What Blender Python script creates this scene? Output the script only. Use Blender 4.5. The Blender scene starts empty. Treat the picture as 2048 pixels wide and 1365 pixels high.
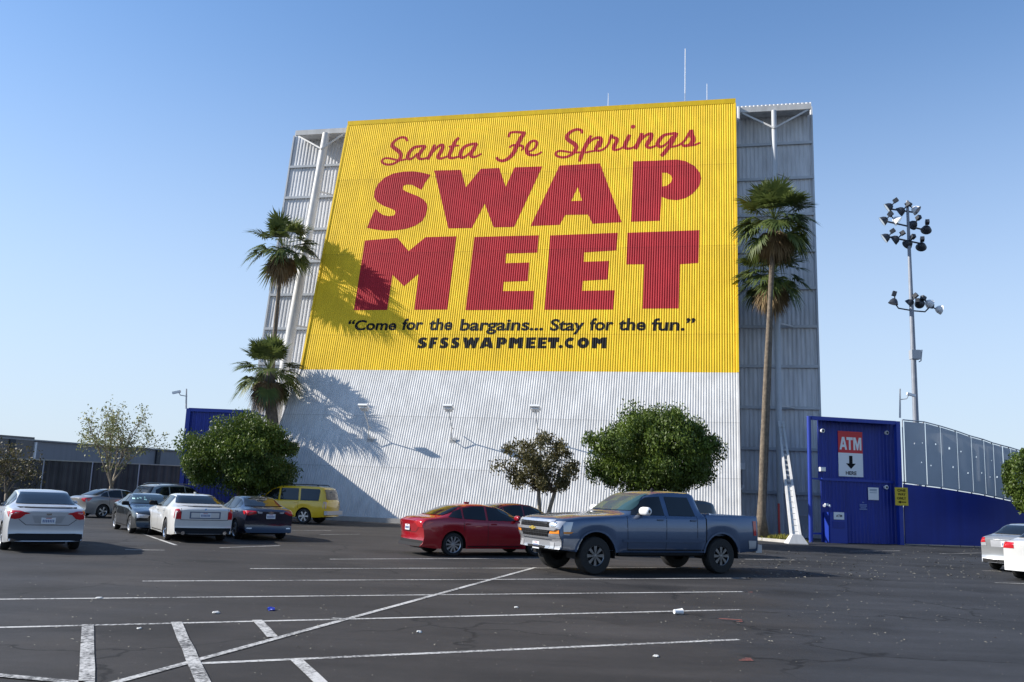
import bpy, bmesh, math, random
import numpy as np
from mathutils import Vector, Matrix
from mathutils.bvhtree import BVHTree

SC = bpy.context.scene
COL = SC.collection
rad = math.radians

# ------------------------------------------------------------------ camera
FPX, PITCH, ROLL, EYE = 1785.7, 0.1666, 0.0379, 1.85
_f = np.array([0, math.cos(PITCH), math.sin(PITCH)]); _r = np.array([1.0, 0, 0]); _u = np.cross(_r, _f)
CR = math.cos(ROLL)*_r + math.sin(ROLL)*_u
CU = -math.sin(ROLL)*_r + math.cos(ROLL)*_u
CF = _f
cam = bpy.data.objects.new('camera', bpy.data.cameras.new('camera')); COL.objects.link(cam)
cam.data.sensor_width = 36; cam.data.lens = FPX/2048*36
cam.data.clip_start = 0.1; cam.data.clip_end = 3000
cam.matrix_world = Matrix(((CR[0], CU[0], -CF[0], 0), (CR[1], CU[1], -CF[1], 0), (CR[2], CU[2], -CF[2], EYE), (0, 0, 0, 1)))
SC.camera = cam

# ------------------------------------------------------------------ sky, sun, exposure
SUN_EL, SUN_B = 33.0, 0.0            # elevation; the sun stands to the left, a touch beyond the wall line
sd = Vector((-1, SUN_B, 0)).normalized()*math.cos(rad(SUN_EL)) + Vector((0, 0, math.sin(rad(SUN_EL))))
W = bpy.data.worlds.new('World'); SC.world = W; W.use_nodes = True
wn = W.node_tree
sky = wn.nodes.new('ShaderNodeTexSky'); sky.sky_type = 'NISHITA'; sky.sun_disc = False
sky.sun_elevation = rad(SUN_EL); sky.sun_rotation = math.atan2(sd.x, sd.y)
sky.air_density = 1.0; sky.dust_density = 0.4; sky.ozone_density = 2.0; sky.altitude = 30
bg = wn.nodes['Background']; bg.inputs[1].default_value = 0.120
tint = wn.nodes.new('ShaderNodeVectorMath'); tint.operation = 'MULTIPLY'; tint.inputs[1].default_value = (.83, 1.0, 1.15)   # white balance of the phone
wn.links.new(sky.outputs[0], tint.inputs[0])
wtc = wn.nodes.new('ShaderNodeTexCoord'); wsp = wn.nodes.new('ShaderNodeSeparateXYZ'); wn.links.new(wtc.outputs['Generated'], wsp.inputs[0])
wmr = wn.nodes.new('ShaderNodeMapRange'); wmr.interpolation_type = 'SMOOTHSTEP'
for k_, v_ in (('From Min', -.02), ('From Max', .52), ('To Min', .86), ('To Max', 0)): wmr.inputs[k_].default_value = v_
wn.links.new(wsp.outputs['Z'], wmr.inputs['Value'])
hz = wn.nodes.new('ShaderNodeMix'); hz.data_type = 'RGBA'; hz.inputs['B'].default_value = (3.65, 4.2, 5.05, 1)      # pale lavender city haze low in the sky
wn.links.new(wmr.outputs['Result'], hz.inputs['Factor']); wn.links.new(tint.outputs[0], hz.inputs['A']); wn.links.new(hz.outputs['Result'], bg.inputs[0])
sun = bpy.data.objects.new('sun', bpy.data.lights.new('sun', 'SUN')); COL.objects.link(sun)
sun.data.energy = 5.0; sun.data.angle = rad(0.55); sun.data.color = (1.0, 0.945, 0.86)
sun.rotation_euler = (-sd).to_track_quat('-Z', 'Y').to_euler()
SC.view_settings.view_transform = 'Standard'; SC.view_settings.look = 'None'
SC.view_settings.exposure = 0.56; SC.view_settings.gamma = 1
SC.render.engine = 'CYCLES'
SC.cycles.max_bounces = 6; SC.cycles.transparent_max_bounces = 12
SC.cycles.use_denoising = True

# ------------------------------------------------------------------ helpers
def ray(px, py):
    d = CR*((px-1024)/FPX) - CU*((py-682.5)/FPX) + CF
    return d
def G(px, py, z=0.0):
    d = ray(px, py); t = (z-EYE)/d[2]
    return Vector((d[0]*t, d[1]*t, z))
def at(px, py, dist):                      # world point seen at px,py whose forward (y) distance is dist
    d = ray(px, py); t = dist/d[1]
    return Vector((d[0]*t, dist, EYE+d[2]*t))

def S2L(c):
    return tuple((x/12.92 if x <= .04045 else ((x+.055)/1.055)**2.4) for x in c)

def mat(name, color, rough=.6, metal=0., spec=.5, var=0., vscale=3., bump=0., bscale=30., coat=0., translucent=0., alpha_noise=None, streak=0., seam=0.):
    m = bpy.data.materials.new(name); m.use_nodes = True
    nt = m.node_tree; b = nt.nodes['Principled BSDF']
    b.inputs['Base Color'].default_value = (*color, 1); b.inputs['Roughness'].default_value = rough
    b.inputs['Metallic'].default_value = metal; b.inputs['Specular IOR Level'].default_value = spec
    if coat: b.inputs['Coat Weight'].default_value = coat; b.inputs['Coat Roughness'].default_value = .03
    tc = nt.nodes.new('ShaderNodeTexCoord')
    if var or streak:
        last = None
        nz = nt.nodes.new('ShaderNodeTexNoise'); nz.inputs['Scale'].default_value = vscale; nz.inputs['Detail'].default_value = 6
        nt.links.new(tc.outputs['Object'], nz.inputs['Vector'])
        mr = nt.nodes.new('ShaderNodeMapRange'); mr.inputs['From Min'].default_value = .3; mr.inputs['From Max'].default_value = .7
        mr.inputs['To Min'].default_value = 1-var; mr.inputs['To Max'].default_value = 1+var
        nt.links.new(nz.outputs['Fac'], mr.inputs['Value'])
        fac = mr.outputs['Result']
        if streak:
            mp = nt.nodes.new('ShaderNodeMapping'); mp.inputs['Scale'].default_value = (2.2, 2.2, .05)
            nt.links.new(tc.outputs['Object'], mp.inputs['Vector'])
            n2 = nt.nodes.new('ShaderNodeTexNoise'); n2.inputs['Scale'].default_value = 1.6; n2.inputs['Detail'].default_value = 5
            nt.links.new(mp.outputs[0], n2.inputs['Vector'])
            m2 = nt.nodes.new('ShaderNodeMapRange'); m2.inputs['From Min'].default_value = .3; m2.inputs['From Max'].default_value = .7
            m2.inputs['To Min'].default_value = 1-streak; m2.inputs['To Max'].default_value = 1+streak*.4
            nt.links.new(n2.outputs['Fac'], m2.inputs['Value'])
            mu = nt.nodes.new('ShaderNodeMath'); mu.operation = 'MULTIPLY'
            nt.links.new(fac, mu.inputs[0]); nt.links.new(m2.outputs['Result'], mu.inputs[1]); fac = mu.outputs[0]
        if seam:                           # sheet laps with a little dirt below each
            sx = nt.nodes.new('ShaderNodeSeparateXYZ'); nt.links.new(tc.outputs['Object'], sx.inputs[0])
            md = nt.nodes.new('ShaderNodeMath'); md.operation = 'MODULO'; md.inputs[1].default_value = seam; nt.links.new(sx.outputs['Z'], md.inputs[0])
            l1 = nt.nodes.new('ShaderNodeMapRange'); l1.inputs['From Min'].default_value = .02; l1.inputs['From Max'].default_value = .05; l1.inputs['To Min'].default_value = .72; l1.inputs['To Max'].default_value = 1
            nt.links.new(md.outputs[0], l1.inputs['Value'])
            l2 = nt.nodes.new('ShaderNodeMapRange'); l2.inputs['From Min'].default_value = seam-.9; l2.inputs['From Max'].default_value = seam; l2.inputs['To Min'].default_value = 1; l2.inputs['To Max'].default_value = .93
            nt.links.new(md.outputs[0], l2.inputs['Value'])
            for l_ in (l1, l2):
                m3 = nt.nodes.new('ShaderNodeMath'); m3.operation = 'MULTIPLY'; nt.links.new(fac, m3.inputs[0]); nt.links.new(l_.outputs['Result'], m3.inputs[1]); fac = m3.outputs[0]
        vm = nt.nodes.new('ShaderNodeVectorMath'); vm.operation = 'SCALE'; vm.inputs[0].default_value = color
        nt.links.new(fac, vm.inputs['Scale']); nt.links.new(vm.outputs[0], b.inputs['Base Color'])
    if bump:
        n3 = nt.nodes.new('ShaderNodeTexNoise'); n3.inputs['Scale'].default_value = bscale; n3.inputs['Detail'].default_value = 4
        nt.links.new(tc.outputs['Object'], n3.inputs['Vector'])
        bp = nt.nodes.new('ShaderNodeBump'); bp.inputs['Strength'].default_value = bump; bp.inputs['Distance'].default_value = .02
        nt.links.new(n3.outputs['Fac'], bp.inputs['Height']); nt.links.new(bp.outputs[0], b.inputs['Normal'])
    if translucent:
        out = nt.nodes['Material Output']; tr = nt.nodes.new('ShaderNodeBsdfTranslucent')
        src = b.inputs['Base Color'].links[0].from_socket if b.inputs['Base Color'].links else None
        if src: nt.links.new(src, tr.inputs['Color'])
        else: tr.inputs['Color'].default_value = (*color, 1)
        mx = nt.nodes.new('ShaderNodeMixShader'); mx.inputs[0].default_value = translucent
        nt.links.new(b.outputs[0], mx.inputs[1]); nt.links.new(tr.outputs[0], mx.inputs[2]); nt.links.new(mx.outputs[0], out.inputs['Surface'])
    return m

def link(name, me, m=None, parent=None, smooth=False):
    o = bpy.data.objects.new(name, me); COL.objects.link(o)
    if m is not None: me.materials.append(m)
    if parent is not None: o.parent = parent
    if smooth:
        me.polygons.foreach_set('use_smooth', [True]*len(me.polygons))
        if smooth is not True:
            try: me.set_sharp_from_angle(angle=rad(smooth))
            except Exception: pass
    return o
def tag(o, label, cat, group=None, kind=None):
    if label: o['label'] = label
    if cat: o['category'] = cat
    if group: o['group'] = group
    if kind: o['kind'] = kind
    return o
def empty(name, loc, rz=0., label=None, cat=None, group=None):
    o = bpy.data.objects.new(name, None); COL.objects.link(o)
    o.location = loc; o.rotation_euler = (0, 0, rz); o.empty_display_size = .3
    return tag(o, label, cat, group)

class MB:
    def __init__(s): s.v = []; s.f = []
    def add(s, vs, fs):
        n = len(s.v); s.v += [tuple(v) for v in vs]; s.f += [tuple(i+n for i in f) for f in fs]
    def box(s, c, size, R=None):
        hx, hy, hz = size[0]/2, size[1]/2, size[2]/2
        vs = [Vector((x, y, z)) for x in (-hx, hx) for y in (-hy, hy) for z in (-hz, hz)]
        if R is not None: vs = [R @ v for v in vs]
        c = Vector(c)
        s.add([v+c for v in vs], [(0, 1, 3, 2), (4, 6, 7, 5), (0, 4, 5, 1), (2, 3, 7, 6), (0, 2, 6, 4), (1, 5, 7, 3)])
        return s
    def bar(s, p, q, w, h=None):           # rectangular bar between two points
        p, q = Vector(p), Vector(q); h = h or w
        d = q-p; R = d.to_track_quat('Z', 'Y').to_matrix()
        s.box((p+q)/2, (w, h, d.length), R); return s
    def tube(s, pts, r, n=8, cap=True):
        pts = [Vector(p) for p in pts]; rs = r if isinstance(r, (list, tuple)) else [r]*len(pts)
        base = len(s.v); up = None
        for i, p in enumerate(pts):
            d = (pts[min(i+1, len(pts)-1)]-pts[max(i-1, 0)]).normalized()
            if up is None: up = d.orthogonal().normalized()
            up = (up-d*up.dot(d)).normalized(); sd_ = d.cross(up)
            for k in range(n):
                a = 2*math.pi*k/n; s.v.append(tuple(p+(up*math.cos(a)+sd_*math.sin(a))*rs[i]))
        for i in range(len(pts)-1):
            for k in range(n):
                s.f.append((base+i*n+k, base+i*n+(k+1) % n, base+(i+1)*n+(k+1) % n, base+(i+1)*n+k))
        if cap:
            s.f.append(tuple(base+k for k in range(n))[::-1]); s.f.append(tuple(base+(len(pts)-1)*n+k for k in range(n)))
        return s
    def lathe(s, prof, M=None, n=24):      # prof: (radius, height) about local z
        base = len(s.v)
        for (r, h) in prof:
            for k in range(n):
                a = 2*math.pi*k/n; v = Vector((r*math.cos(a), r*math.sin(a), h)); s.v.append(tuple(M @ v if M is not None else v))
        for i in range(len(prof)-1):
            for k in range(n):
                s.f.append((base+i*n+k, base+i*n+(k+1) % n, base+(i+1)*n+(k+1) % n, base+(i+1)*n+k))
        return s
    def mesh(s, name):
        me = bpy.data.meshes.new(name); me.from_pydata(s.v, [], s.f); me.update(); return me
    def build(s, name, m, parent=None, smooth=False):
        return link(name, s.mesh(name), m, parent, smooth)

def fill_poly(outer, holes=()):
    """triangulated 2D polygon -> bmesh in the xy plane"""
    bm = bmesh.new()
    for loop in (outer, *holes):
        vs = [bm.verts.new((p[0], p[1], 0)) for p in loop]
        for i in range(len(vs)): bm.edges.new((vs[i], vs[(i+1) % len(vs)]))
    bmesh.ops.triangle_fill(bm, use_beauty=True, use_dissolve=False, edges=bm.edges[:], normal=(0, 0, 1))
    return bm
def cut(bm, axis, values):
    for x in values:
        co = [0, 0, 0]; no = [0, 0, 0]; co[axis] = x; no[axis] = 1
        bmesh.ops.bisect_plane(bm, geom=bm.verts[:]+bm.edges[:]+bm.faces[:], dist=1e-6, plane_co=co, plane_no=no)
def bm_text(txt, size=1., offset=0., shear=0., spacing=1.):
    cu = bpy.data.curves.new('t', 'FONT'); cu.body = txt; cu.size = size; cu.offset = offset; cu.shear = shear; cu.space_character = spacing
    cu.resolution_u = 4
    ob = bpy.data.objects.new('t', cu); COL.objects.link(ob)
    dg = bpy.context.evaluated_depsgraph_get(); me = bpy.data.meshes.new_from_object(ob.evaluated_get(dg))
    bm = bmesh.new(); bm.from_mesh(me)
    bpy.data.objects.remove(ob); bpy.data.curves.remove(cu); bpy.data.meshes.remove(me)
    return bm
def bm_fit(bm, x0, y0, x1, y1):
    xs = [v.co.x for v in bm.verts]; ys = [v.co.y for v in bm.verts]
    ax, bx, ay, by = min(xs), max(xs), min(ys), max(ys)
    for v in bm.verts:
        v.co.x = x0+(v.co.x-ax)/(bx-ax)*(x1-x0); v.co.y = y0+(v.co.y-ay)/(by-ay)*(y1-y0)
    return bm
def bm_obj(bm, name, m, parent=None):
    me = bpy.data.meshes.new(name); bm.to_mesh(me); bm.free(); return link(name, me, m, parent)
def interp(pts, x):
    xs = [p[0] for p in pts]; ys = [p[1] for p in pts]
    if xs[0] > xs[-1]: xs, ys = xs[::-1], ys[::-1]
    return float(np.interp(x, xs, ys))
def catmull(P, n=6):
    P = [np.array(p, float) for p in P]; out = []
    for i in range(len(P)-1):
        p0 = P[max(i-1, 0)]; p1 = P[i]; p2 = P[i+1]; p3 = P[min(i+2, len(P)-1)]
        for k in range(n):
            t = k/n
            out.append(.5*((2*p1)+(-p0+p2)*t+(2*p0-5*p1+4*p2-p3)*t*t+(-p0+3*p1-3*p2+p3)*t**3))
    out.append(P[-1]); return out

# ------------------------------------------------------------------ materials
M = {}
M['yellow'] = mat('yellow_paint', (.84, .54, .018), .6, spec=.25, var=.07, vscale=.6, streak=.12, seam=5.3)
M['white_wall'] = mat('white_paint', (.60, .592, .575), .6, spec=.25, var=.08, vscale=.5, streak=.14, seam=2.85)
M['red_paint'] = mat('red_paint', (.40, .018, .026), .6, spec=.2, var=.08, vscale=.8, streak=.10, seam=5.3)
M['black_paint'] = mat('black_paint', (.008, .0075, .009), .6, spec=.15)
M['grey_sheet'] = mat('grey_sheet_metal', (.56, .56, .565), .55, var=.08, vscale=.5, streak=.2)
M['grey_steel'] = mat('grey_steel', (.42, .44, .46), .5, var=.06, vscale=2)
M['pale_steel'] = mat('pale_painted_steel', (.52, .51, .49), .55, var=.08, vscale=1.2, streak=.15)
M['blue_sheet'] = mat('blue_sheet_metal', (.0065, .026, .255), .5, var=.1, vscale=.7, streak=.15)
M['blue_steel'] = mat('blue_steel', (.010, .036, .30), .45, var=.06)
M['white'] = mat('white_plastic', (.78, .78, .78), .45)
M['sign_red'] = mat('sign_red', (.62, .02, .03), .45)
M['sign_yellow'] = mat('sign_yellow', (.66, .48, .03), .5, var=.08, vscale=5)
M['dark'] = mat('dark_steel', (.03, .035, .045), .5)
M['black_rubber'] = mat('black_rubber', (.012, .012, .012), .8, bump=.3, bscale=60)
M['black_plastic'] = mat('black_plastic', (.012, .012, .013), .7, spec=.2)
M['alloy'] = mat('alloy', (.55, .56, .58), .3, metal=.9)
M['dark_alloy'] = mat('dark_alloy', (.03, .03, .033), .4, metal=.4)
M['chrome'] = mat('chrome', (.72, .73, .75), .12, metal=1.)
M['glass'] = mat('tinted_glass', (.008, .01, .012), .04, spec=.6)
M['glass_light'] = mat('clear_car_glass', (.03, .045, .05), .03, spec=.9)
M['red_lens'] = mat('red_lens', (.45, .008, .015), .15, coat=.8)
M['clear_lens'] = mat('clear_lens', (.5, .51, .53), .12, coat=.8, metal=.3)
M['amber_lens'] = mat('amber_lens', (.75, .24, .02), .2, coat=.6)
M['plate'] = mat('plate_white', (.62, .64, .66), .4)
M['bright_trim'] = mat('bright_trim', (.52, .53, .56), .24, metal=.65, coat=.5)
M['gold'] = mat('gold_badge', (.75, .55, .12), .3, metal=.6)
M['concrete'] = mat('concrete', (.42, .40, .37), .85, var=.12, vscale=3, bump=.3)
M['bark'] = mat('grey_brown_bark', (.12, .09, .065), .9, var=.3, vscale=6, bump=.6, bscale=25)
M['pale_bark'] = mat('pale_bark', (.22, .185, .14), .9, var=.25, vscale=6, bump=.6, bscale=25)
M['palm_bark'] = mat('palm_bark', (.15, .118, .085), .9, var=.35, vscale=7, bump=1., bscale=16, streak=.2)
M['pole_grey'] = mat('pole_grey', (.24, .26, .30), .5, metal=.2, var=.1)
M['galv'] = mat('galvanised_steel', (.40, .41, .43), .4, metal=.3)
M['mesh_screen'] = mat('grey_windscreen_mesh', (.44, .47, .51), .8, var=.06, vscale=1, translucent=.4)
M['line_white'] = mat('road_paint', (.62, .61, .58), .7, var=.15, vscale=4)

def line_material():
    m = bpy.data.materials.new('worn_road_paint'); m.use_nodes = True; nt = m.node_tree; b = nt.nodes['Principled BSDF']
    tc = nt.nodes.new('ShaderNodeTexCoord'); b.inputs['Roughness'].default_value = .75
    n1 = nt.nodes.new('ShaderNodeTexNoise'); n1.inputs['Scale'].default_value = 22; n1.inputs['Detail'].default_value = 6; n1.inputs['Roughness'].default_value = .7
    n2 = nt.nodes.new('ShaderNodeTexNoise'); n2.inputs['Scale'].default_value = .9; n2.inputs['Detail'].default_value = 4
    nt.links.new(tc.outputs['Object'], n1.inputs['Vector']); nt.links.new(tc.outputs['Object'], n2.inputs['Vector'])
    ad = nt.nodes.new('ShaderNodeMath'); ad.operation = 'MULTIPLY_ADD'; ad.inputs[1].default_value = .55; nt.links.new(n2.outputs['Fac'], ad.inputs[0]); nt.links.new(n1.outputs['Fac'], ad.inputs[2])
    r = nt.nodes.new('ShaderNodeValToRGB'); r.color_ramp.elements[0].position = .64; r.color_ramp.elements[0].color = (.045, .044, .043, 1)
    r.color_ramp.elements[1].position = .84; r.color_ramp.elements[1].color = (.50, .49, .47, 1)
    nt.links.new(ad.outputs[0], r.inputs[0]); nt.links.new(r.outputs[0], b.inputs['Base Color'])
    return m
M['lines'] = line_material()

def asphalt_material():
    m = bpy.data.materials.new('asphalt'); m.use_nodes = True; nt = m.node_tree; b = nt.nodes['Principled BSDF']
    N = nt.nodes.new; L = nt.links.new
    tc = N('ShaderNodeTexCoord')
    def noise(scale, detail=5, rough=.55, vec=None):
        n = N('ShaderNodeTexNoise'); n.inputs['Scale'].default_value = scale; n.inputs['Detail'].default_value = detail; n.inputs['Roughness'].default_value = rough
        L(vec or tc.outputs['Object'], n.inputs['Vector']); return n.outputs['Fac']
    def rng(v, a, b_, c, d):
        n = N('ShaderNodeMapRange'); n.inputs['From Min'].default_value = a; n.inputs['From Max'].default_value = b_; n.inputs['To Min'].default_value = c; n.inputs['To Max'].default_value = d
        L(v, n.inputs['Value']); return n.outputs['Result']
    def math_(op, a, b_):
        n = N('ShaderNodeMath'); n.operation = op
        for i, x in enumerate((a, b_)):
            if isinstance(x, (int, float)): n.inputs[i].default_value = x
            else: L(x, n.inputs[i])
        return n.outputs[0]
    sep = N('ShaderNodeSeparateXYZ'); L(tc.outputs['Object'], sep.inputs[0])
    # newer blue-grey seal coat beyond a wandering seam on the right-hand side
    wob = rng(noise(.35, 3), .3, .7, -1.2, 1.2)
    u = math_('ADD', math_('SUBTRACT', sep.outputs['X'], math_('MULTIPLY', sep.outputs['Y'], .262)), wob)
    seam = rng(u, -.6, 1.2, 0, 1)
    u2 = math_('ADD', math_('ADD', sep.outputs['X'], math_('MULTIPLY', sep.outputs['Y'], .40)), math_('MULTIPLY', wob, 1.5))
    seam2 = rng(u2, -2.5, .5, 1, 0)
    sm = math_('MAXIMUM', seam, math_('MULTIPLY', seam2, .75))
    mixc = N('ShaderNodeMix'); mixc.data_type = 'RGBA'
    mixc.inputs['A'].default_value = (.0315, .0285, .027, 1); mixc.inputs['B'].default_value = (.0265, .028, .032, 1)
    L(sm, mixc.inputs['Factor'])
    base = mixc.outputs['Result']
    k = rng(noise(.22, 6, .6), .3, .7, .62, 1.35)
    mp = N('ShaderNodeMapping'); mp.inputs['Rotation'].default_value = (0, 0, rad(-27)); mp.inputs['Scale'].default_value = (.12, 1.1, 1); L(tc.outputs['Object'], mp.inputs['Vector'])
    k2 = rng(noise(1.0, 5, .6, mp.outputs[0]), .3, .7, .68, 1.30)
    k3 = rng(noise(90, 3, .7), .25, .75, .62, 1.45)
    k4 = rng(noise(6, 5, .65), .3, .7, .88, 1.12)
    kk = math_('MULTIPLY', math_('MULTIPLY', k, k2), math_('MULTIPLY', k3, k4))
    # cracks
    mpv = N('ShaderNodeVectorMath'); mpv.operation = 'ADD'
    nz = N('ShaderNodeTexNoise'); nz.inputs['Scale'].default_value = 1.2; nz.inputs['Detail'].default_value = 4; L(tc.outputs['Object'], nz.inputs['Vector'])
    sc = N('ShaderNodeVectorMath'); sc.operation = 'SCALE'; sc.inputs['Scale'].default_value = 1.1; L(nz.outputs['Color'], sc.inputs[0])
    L(tc.outputs['Object'], mpv.inputs[0]); L(sc.outputs[0], mpv.inputs[1])
    vo = N('ShaderNodeTexVoronoi'); vo.feature = 'DISTANCE_TO_EDGE'; vo.inputs['Scale'].default_value = .23; L(mpv.outputs[0], vo.inputs['Vector'])
    cr = rng(vo.outputs['Distance'], .003, .010, .35, 1)
    crm = math_('MAXIMUM', cr, rng(noise(.3, 2), .46, .56, 1, 0))
    kk = math_('MULTIPLY', kk, crm)
    # oil drips and old stains in the bays
    vo2 = N('ShaderNodeTexVoronoi'); vo2.feature = 'SMOOTH_F1'; vo2.inputs['Scale'].default_value = .42; L(mpv.outputs[0], vo2.inputs['Vector'])
    st = rng(vo2.outputs['Distance'], .08, .40, .42, 1); sc2 = N('ShaderNodeSeparateColor'); L(vo2.outputs['Color'], sc2.inputs[0])
    kk = math_('MULTIPLY', kk, math_('MAXIMUM', st, rng(sc2.outputs[1], .45, .55, 0, 1)))
    # pale specks: grit and crushed leaves
    vs = N('ShaderNodeTexVoronoi'); vs.inputs['Scale'].default_value = 5.5; vs.inputs['Randomness'].default_value = 1; L(tc.outputs['Object'], vs.inputs['Vector'])
    sp = rng(vs.outputs['Distance'], .035, .06, 1, 0)
    sepc = N('ShaderNodeSeparateColor'); L(vs.outputs['Color'], sepc.inputs[0])
    sp = math_('MULTIPLY', sp, rng(sepc.outputs[0], .70, .74, 0, 1))
    vm = N('ShaderNodeVectorMath'); vm.operation = 'SCALE'; L(base, vm.inputs[0]); L(kk, vm.inputs['Scale'])
    mx = N('ShaderNodeMix'); mx.data_type = 'RGBA'; L(math_('MULTIPLY', sp, .8), mx.inputs['Factor']); L(vm.outputs[0], mx.inputs['A']); mx.inputs['B'].default_value = (.24, .225, .20, 1)
    L(mx.outputs['Result'], b.inputs['Base Color'])
    b.inputs['Roughness'].default_value = .82; b.inputs['Specular IOR Level'].default_value = .3
    bp = N('ShaderNodeBump'); bp.inputs['Strength'].default_value = .35; bp.inputs['Distance'].default_value = .012
    L(noise(70, 4, .7), bp.inputs['Height']); L(bp.outputs[0], b.inputs['Normal'])
    return m
M['asphalt'] = asphalt_material()

# ------------------------------------------------------------------ ground and markings
g = MB(); g.add([(-900, -60, 0), (900, -60, 0), (900, 1500, 0), (-900, 1500, 0)], [(0, 1, 2, 3)])
tag(g.build('ground', M['asphalt']), 'dark asphalt parking lot reaching to the fences', 'ground', kind='structure')

LZ = [.004]
def stripe(mb, a, b, w, z):
    a, b = Vector(a), Vector(b); d = (b-a); d.z = 0; n = Vector((-d.y, d.x, 0)).normalized()*w/2
    k = max(1, int(d.length/.6)); rr = random.Random(int(a.x*100+b.y*7))
    pa = []; pb = []
    for i in range(k+1):
        p = a+(b-a)*i/k; j = rr.uniform(-.012, .012)
        pa.append((p.x+n.x*(1+j*8)+j*n.y, p.y+n.y*(1+j*8), z)); pb.append((p.x-n.x*(1-j*6), p.y-n.y*(1-j*6), z))
    n0 = len(pa); mb.add(pa+pb, [(i, n0+i, n0+i+1, i+1) for i in range(k)])
mk = MB()
for i, (a, b, w) in enumerate([
    ((-300, 1263), (1481, 1220), .10), ((392, 1328), (1478, 1280), .10), ((-260, 1202), (1485, 1184), .10), ((285, 1163), (1490, 1157), .10),
    ((500, 1138), (1440, 1136), .10), ((660, 1119), (1100, 1117), .10)]):
    stripe(mk, G(*a), G(*b), w, .004)
stripe(mk, G(1070, 1136), G(160, 1386), .10, .008)
for a, b, w in [((175, 1251), (172, 1400), .135), ((352, 1246), (425, 1410), .135), ((514, 1242), (545, 1276), .13), ((664, 1238), (690, 1240), .10), ((592, 1321), (660, 1385), .13), ((-60, 1348), (165, 1368), .12)]:
    stripe(mk, G(*a), G(*b), w, .012)
for a, b, w in [((282, 1067), (352, 1091), .1), ((250, 1100), (330, 1101), .1), ((560, 1061), (662, 1062), .1), ((440, 1096), (560, 1092), .1), ((1990, 1166), (2110, 1170), .1), ((1965, 1142), (2010, 1143), .1),
                ((1490, 1119), (1590, 1121), .08), ((640, 1070), (720, 1069), .08), ((1880, 1108), (1990, 1106), .08), ((1700, 1103), (1800, 1102), .08)]:
    stripe(mk, G(*a), G(*b), w, .004)
tag(mk.build('parking_lines', M['lines']), 'worn white painted parking lines and hatching on the asphalt', 'markings', kind='structure')
om = MB()
for px, py, s in [(1478, 1245, .05), (1490, 1322, .085), (1500, 1186, .05)]:
    c = G(px, py)
    for k in range(3):
        a = Vector((c.x-s+.05*k, c.y-s*.7+s*.7*k, 0)); b = Vector((c.x+s, c.y-s*.5+s*.55*k, 0)); stripe(om, a, b, .022, .016+.003*k)
stripe(om, G(1438, 1241), G(1484, 1244), .04, .028)
tag(om.build('spray_marks', mat('orange_spray', (.34, .085, .06), .8, var=.3, vscale=20)), 'orange utility spray marks on the asphalt', 'markings', kind='structure')

# ------------------------------------------------------------------ the tower
TO = Vector((8.326, 43.733, 0)); PSI = .2277
TZ1, TZ2, TAL, TAU = 8.4545, 25.556, math.tan(.4043), math.tan(.2402)
XL, XL0, XR = -22.06, -22.75, 2.86
tower = empty('sign_tower', TO, -PSI, 'tall corrugated drive-in screen tower painted with a yellow swap meet sign', 'tower')
Tinv = Matrix.Rotation(PSI, 3, 'Z')
def tl(p): return Tinv @ (Vector(p)-TO)
def fy(z): return TAL*z if z < TZ1 else TAL*TZ1+TAU*(z-TZ1)
def tray(px, py):
    d = Tinv @ Vector(ray(px, py)); o = Tinv @ (Vector((0, 0, EYE))-TO); return o, d
def thit(px, py, a, b):                    # plane y = a + b z in tower coordinates
    o, d = tray(px, py); t = (a+b*o.z-o.y)/(d.y-b*d.z); return o+d*t
def uhit(px, py): return thit(px, py, TAL*TZ1-TAU*TZ1, TAU)
WA, WB = 6.0, .148                         # the screen wall behind
CA = WA-1.35
PP = .135; DEP = .017; FR = (0, .34, .5, .84)
def corr(x, p=PP, dep=DEP):
    t = (x/p) % 1.0
    if t < .34: return -dep
    if t < .5: return -dep*(1-(t-.34)/.16)
    if t < .84: return 0.
    return -dep*((t-.84)/.16)
def brk(x0, x1, p=PP):
    out = []
    k = math.floor(x0/p)-1
    while k*p < x1+p:
        for f_ in FR:
            x = (k+f_)*p
            if x0 < x < x1: out.append(x)
        k += 1
    return out
def sheet(name, m, parent, x0, x1, levels, yf, p=PP, dep=DEP, edges=None):
    xs = [x0]+brk(x0, x1, p)+[x1]; v = []; f = []
    for z in levels:
        for x in xs: v.append((x, yf(z)+corr(x, p, dep), z))
    n = len(xs)
    for j in range(len(levels)-1):
        for i in range(n-1): f.append((j*n+i, j*n+i+1, (j+1)*n+i+1, (j+1)*n+i))
    me = bpy.data.meshes.new(name); me.from_pydata(v, [], f)
    if edges:
        bm = bmesh.new(); bm.from_mesh(me)
        for (pa, pb, keep) in edges:       # (x,z) line, keep side sign
            d = Vector((pb[0]-pa[0], 0, pb[1]-pa[1])); no = Vector((d.z, 0, -d.x))*keep
            bmesh.ops.bisect_plane(bm, geom=bm.verts[:]+bm.edges[:]+bm.faces[:], dist=1e-6, plane_co=(pa[0], 0, pa[1]), plane_no=no, clear_outer=True)
        bm.to_mesh(me); bm.free()
    return link(name, me, m, parent)
sheet('yellow_panel', M['yellow'], tower, XL, XR, [TZ1, 12, 17, 21, TZ2], fy)
sheet('white_panel', M['white_wall'], tower, XL0-.1, XR, [0, 3, 6, TZ1], fy, edges=[((XL0, 0), (XL, TZ1), -1)])
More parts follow.
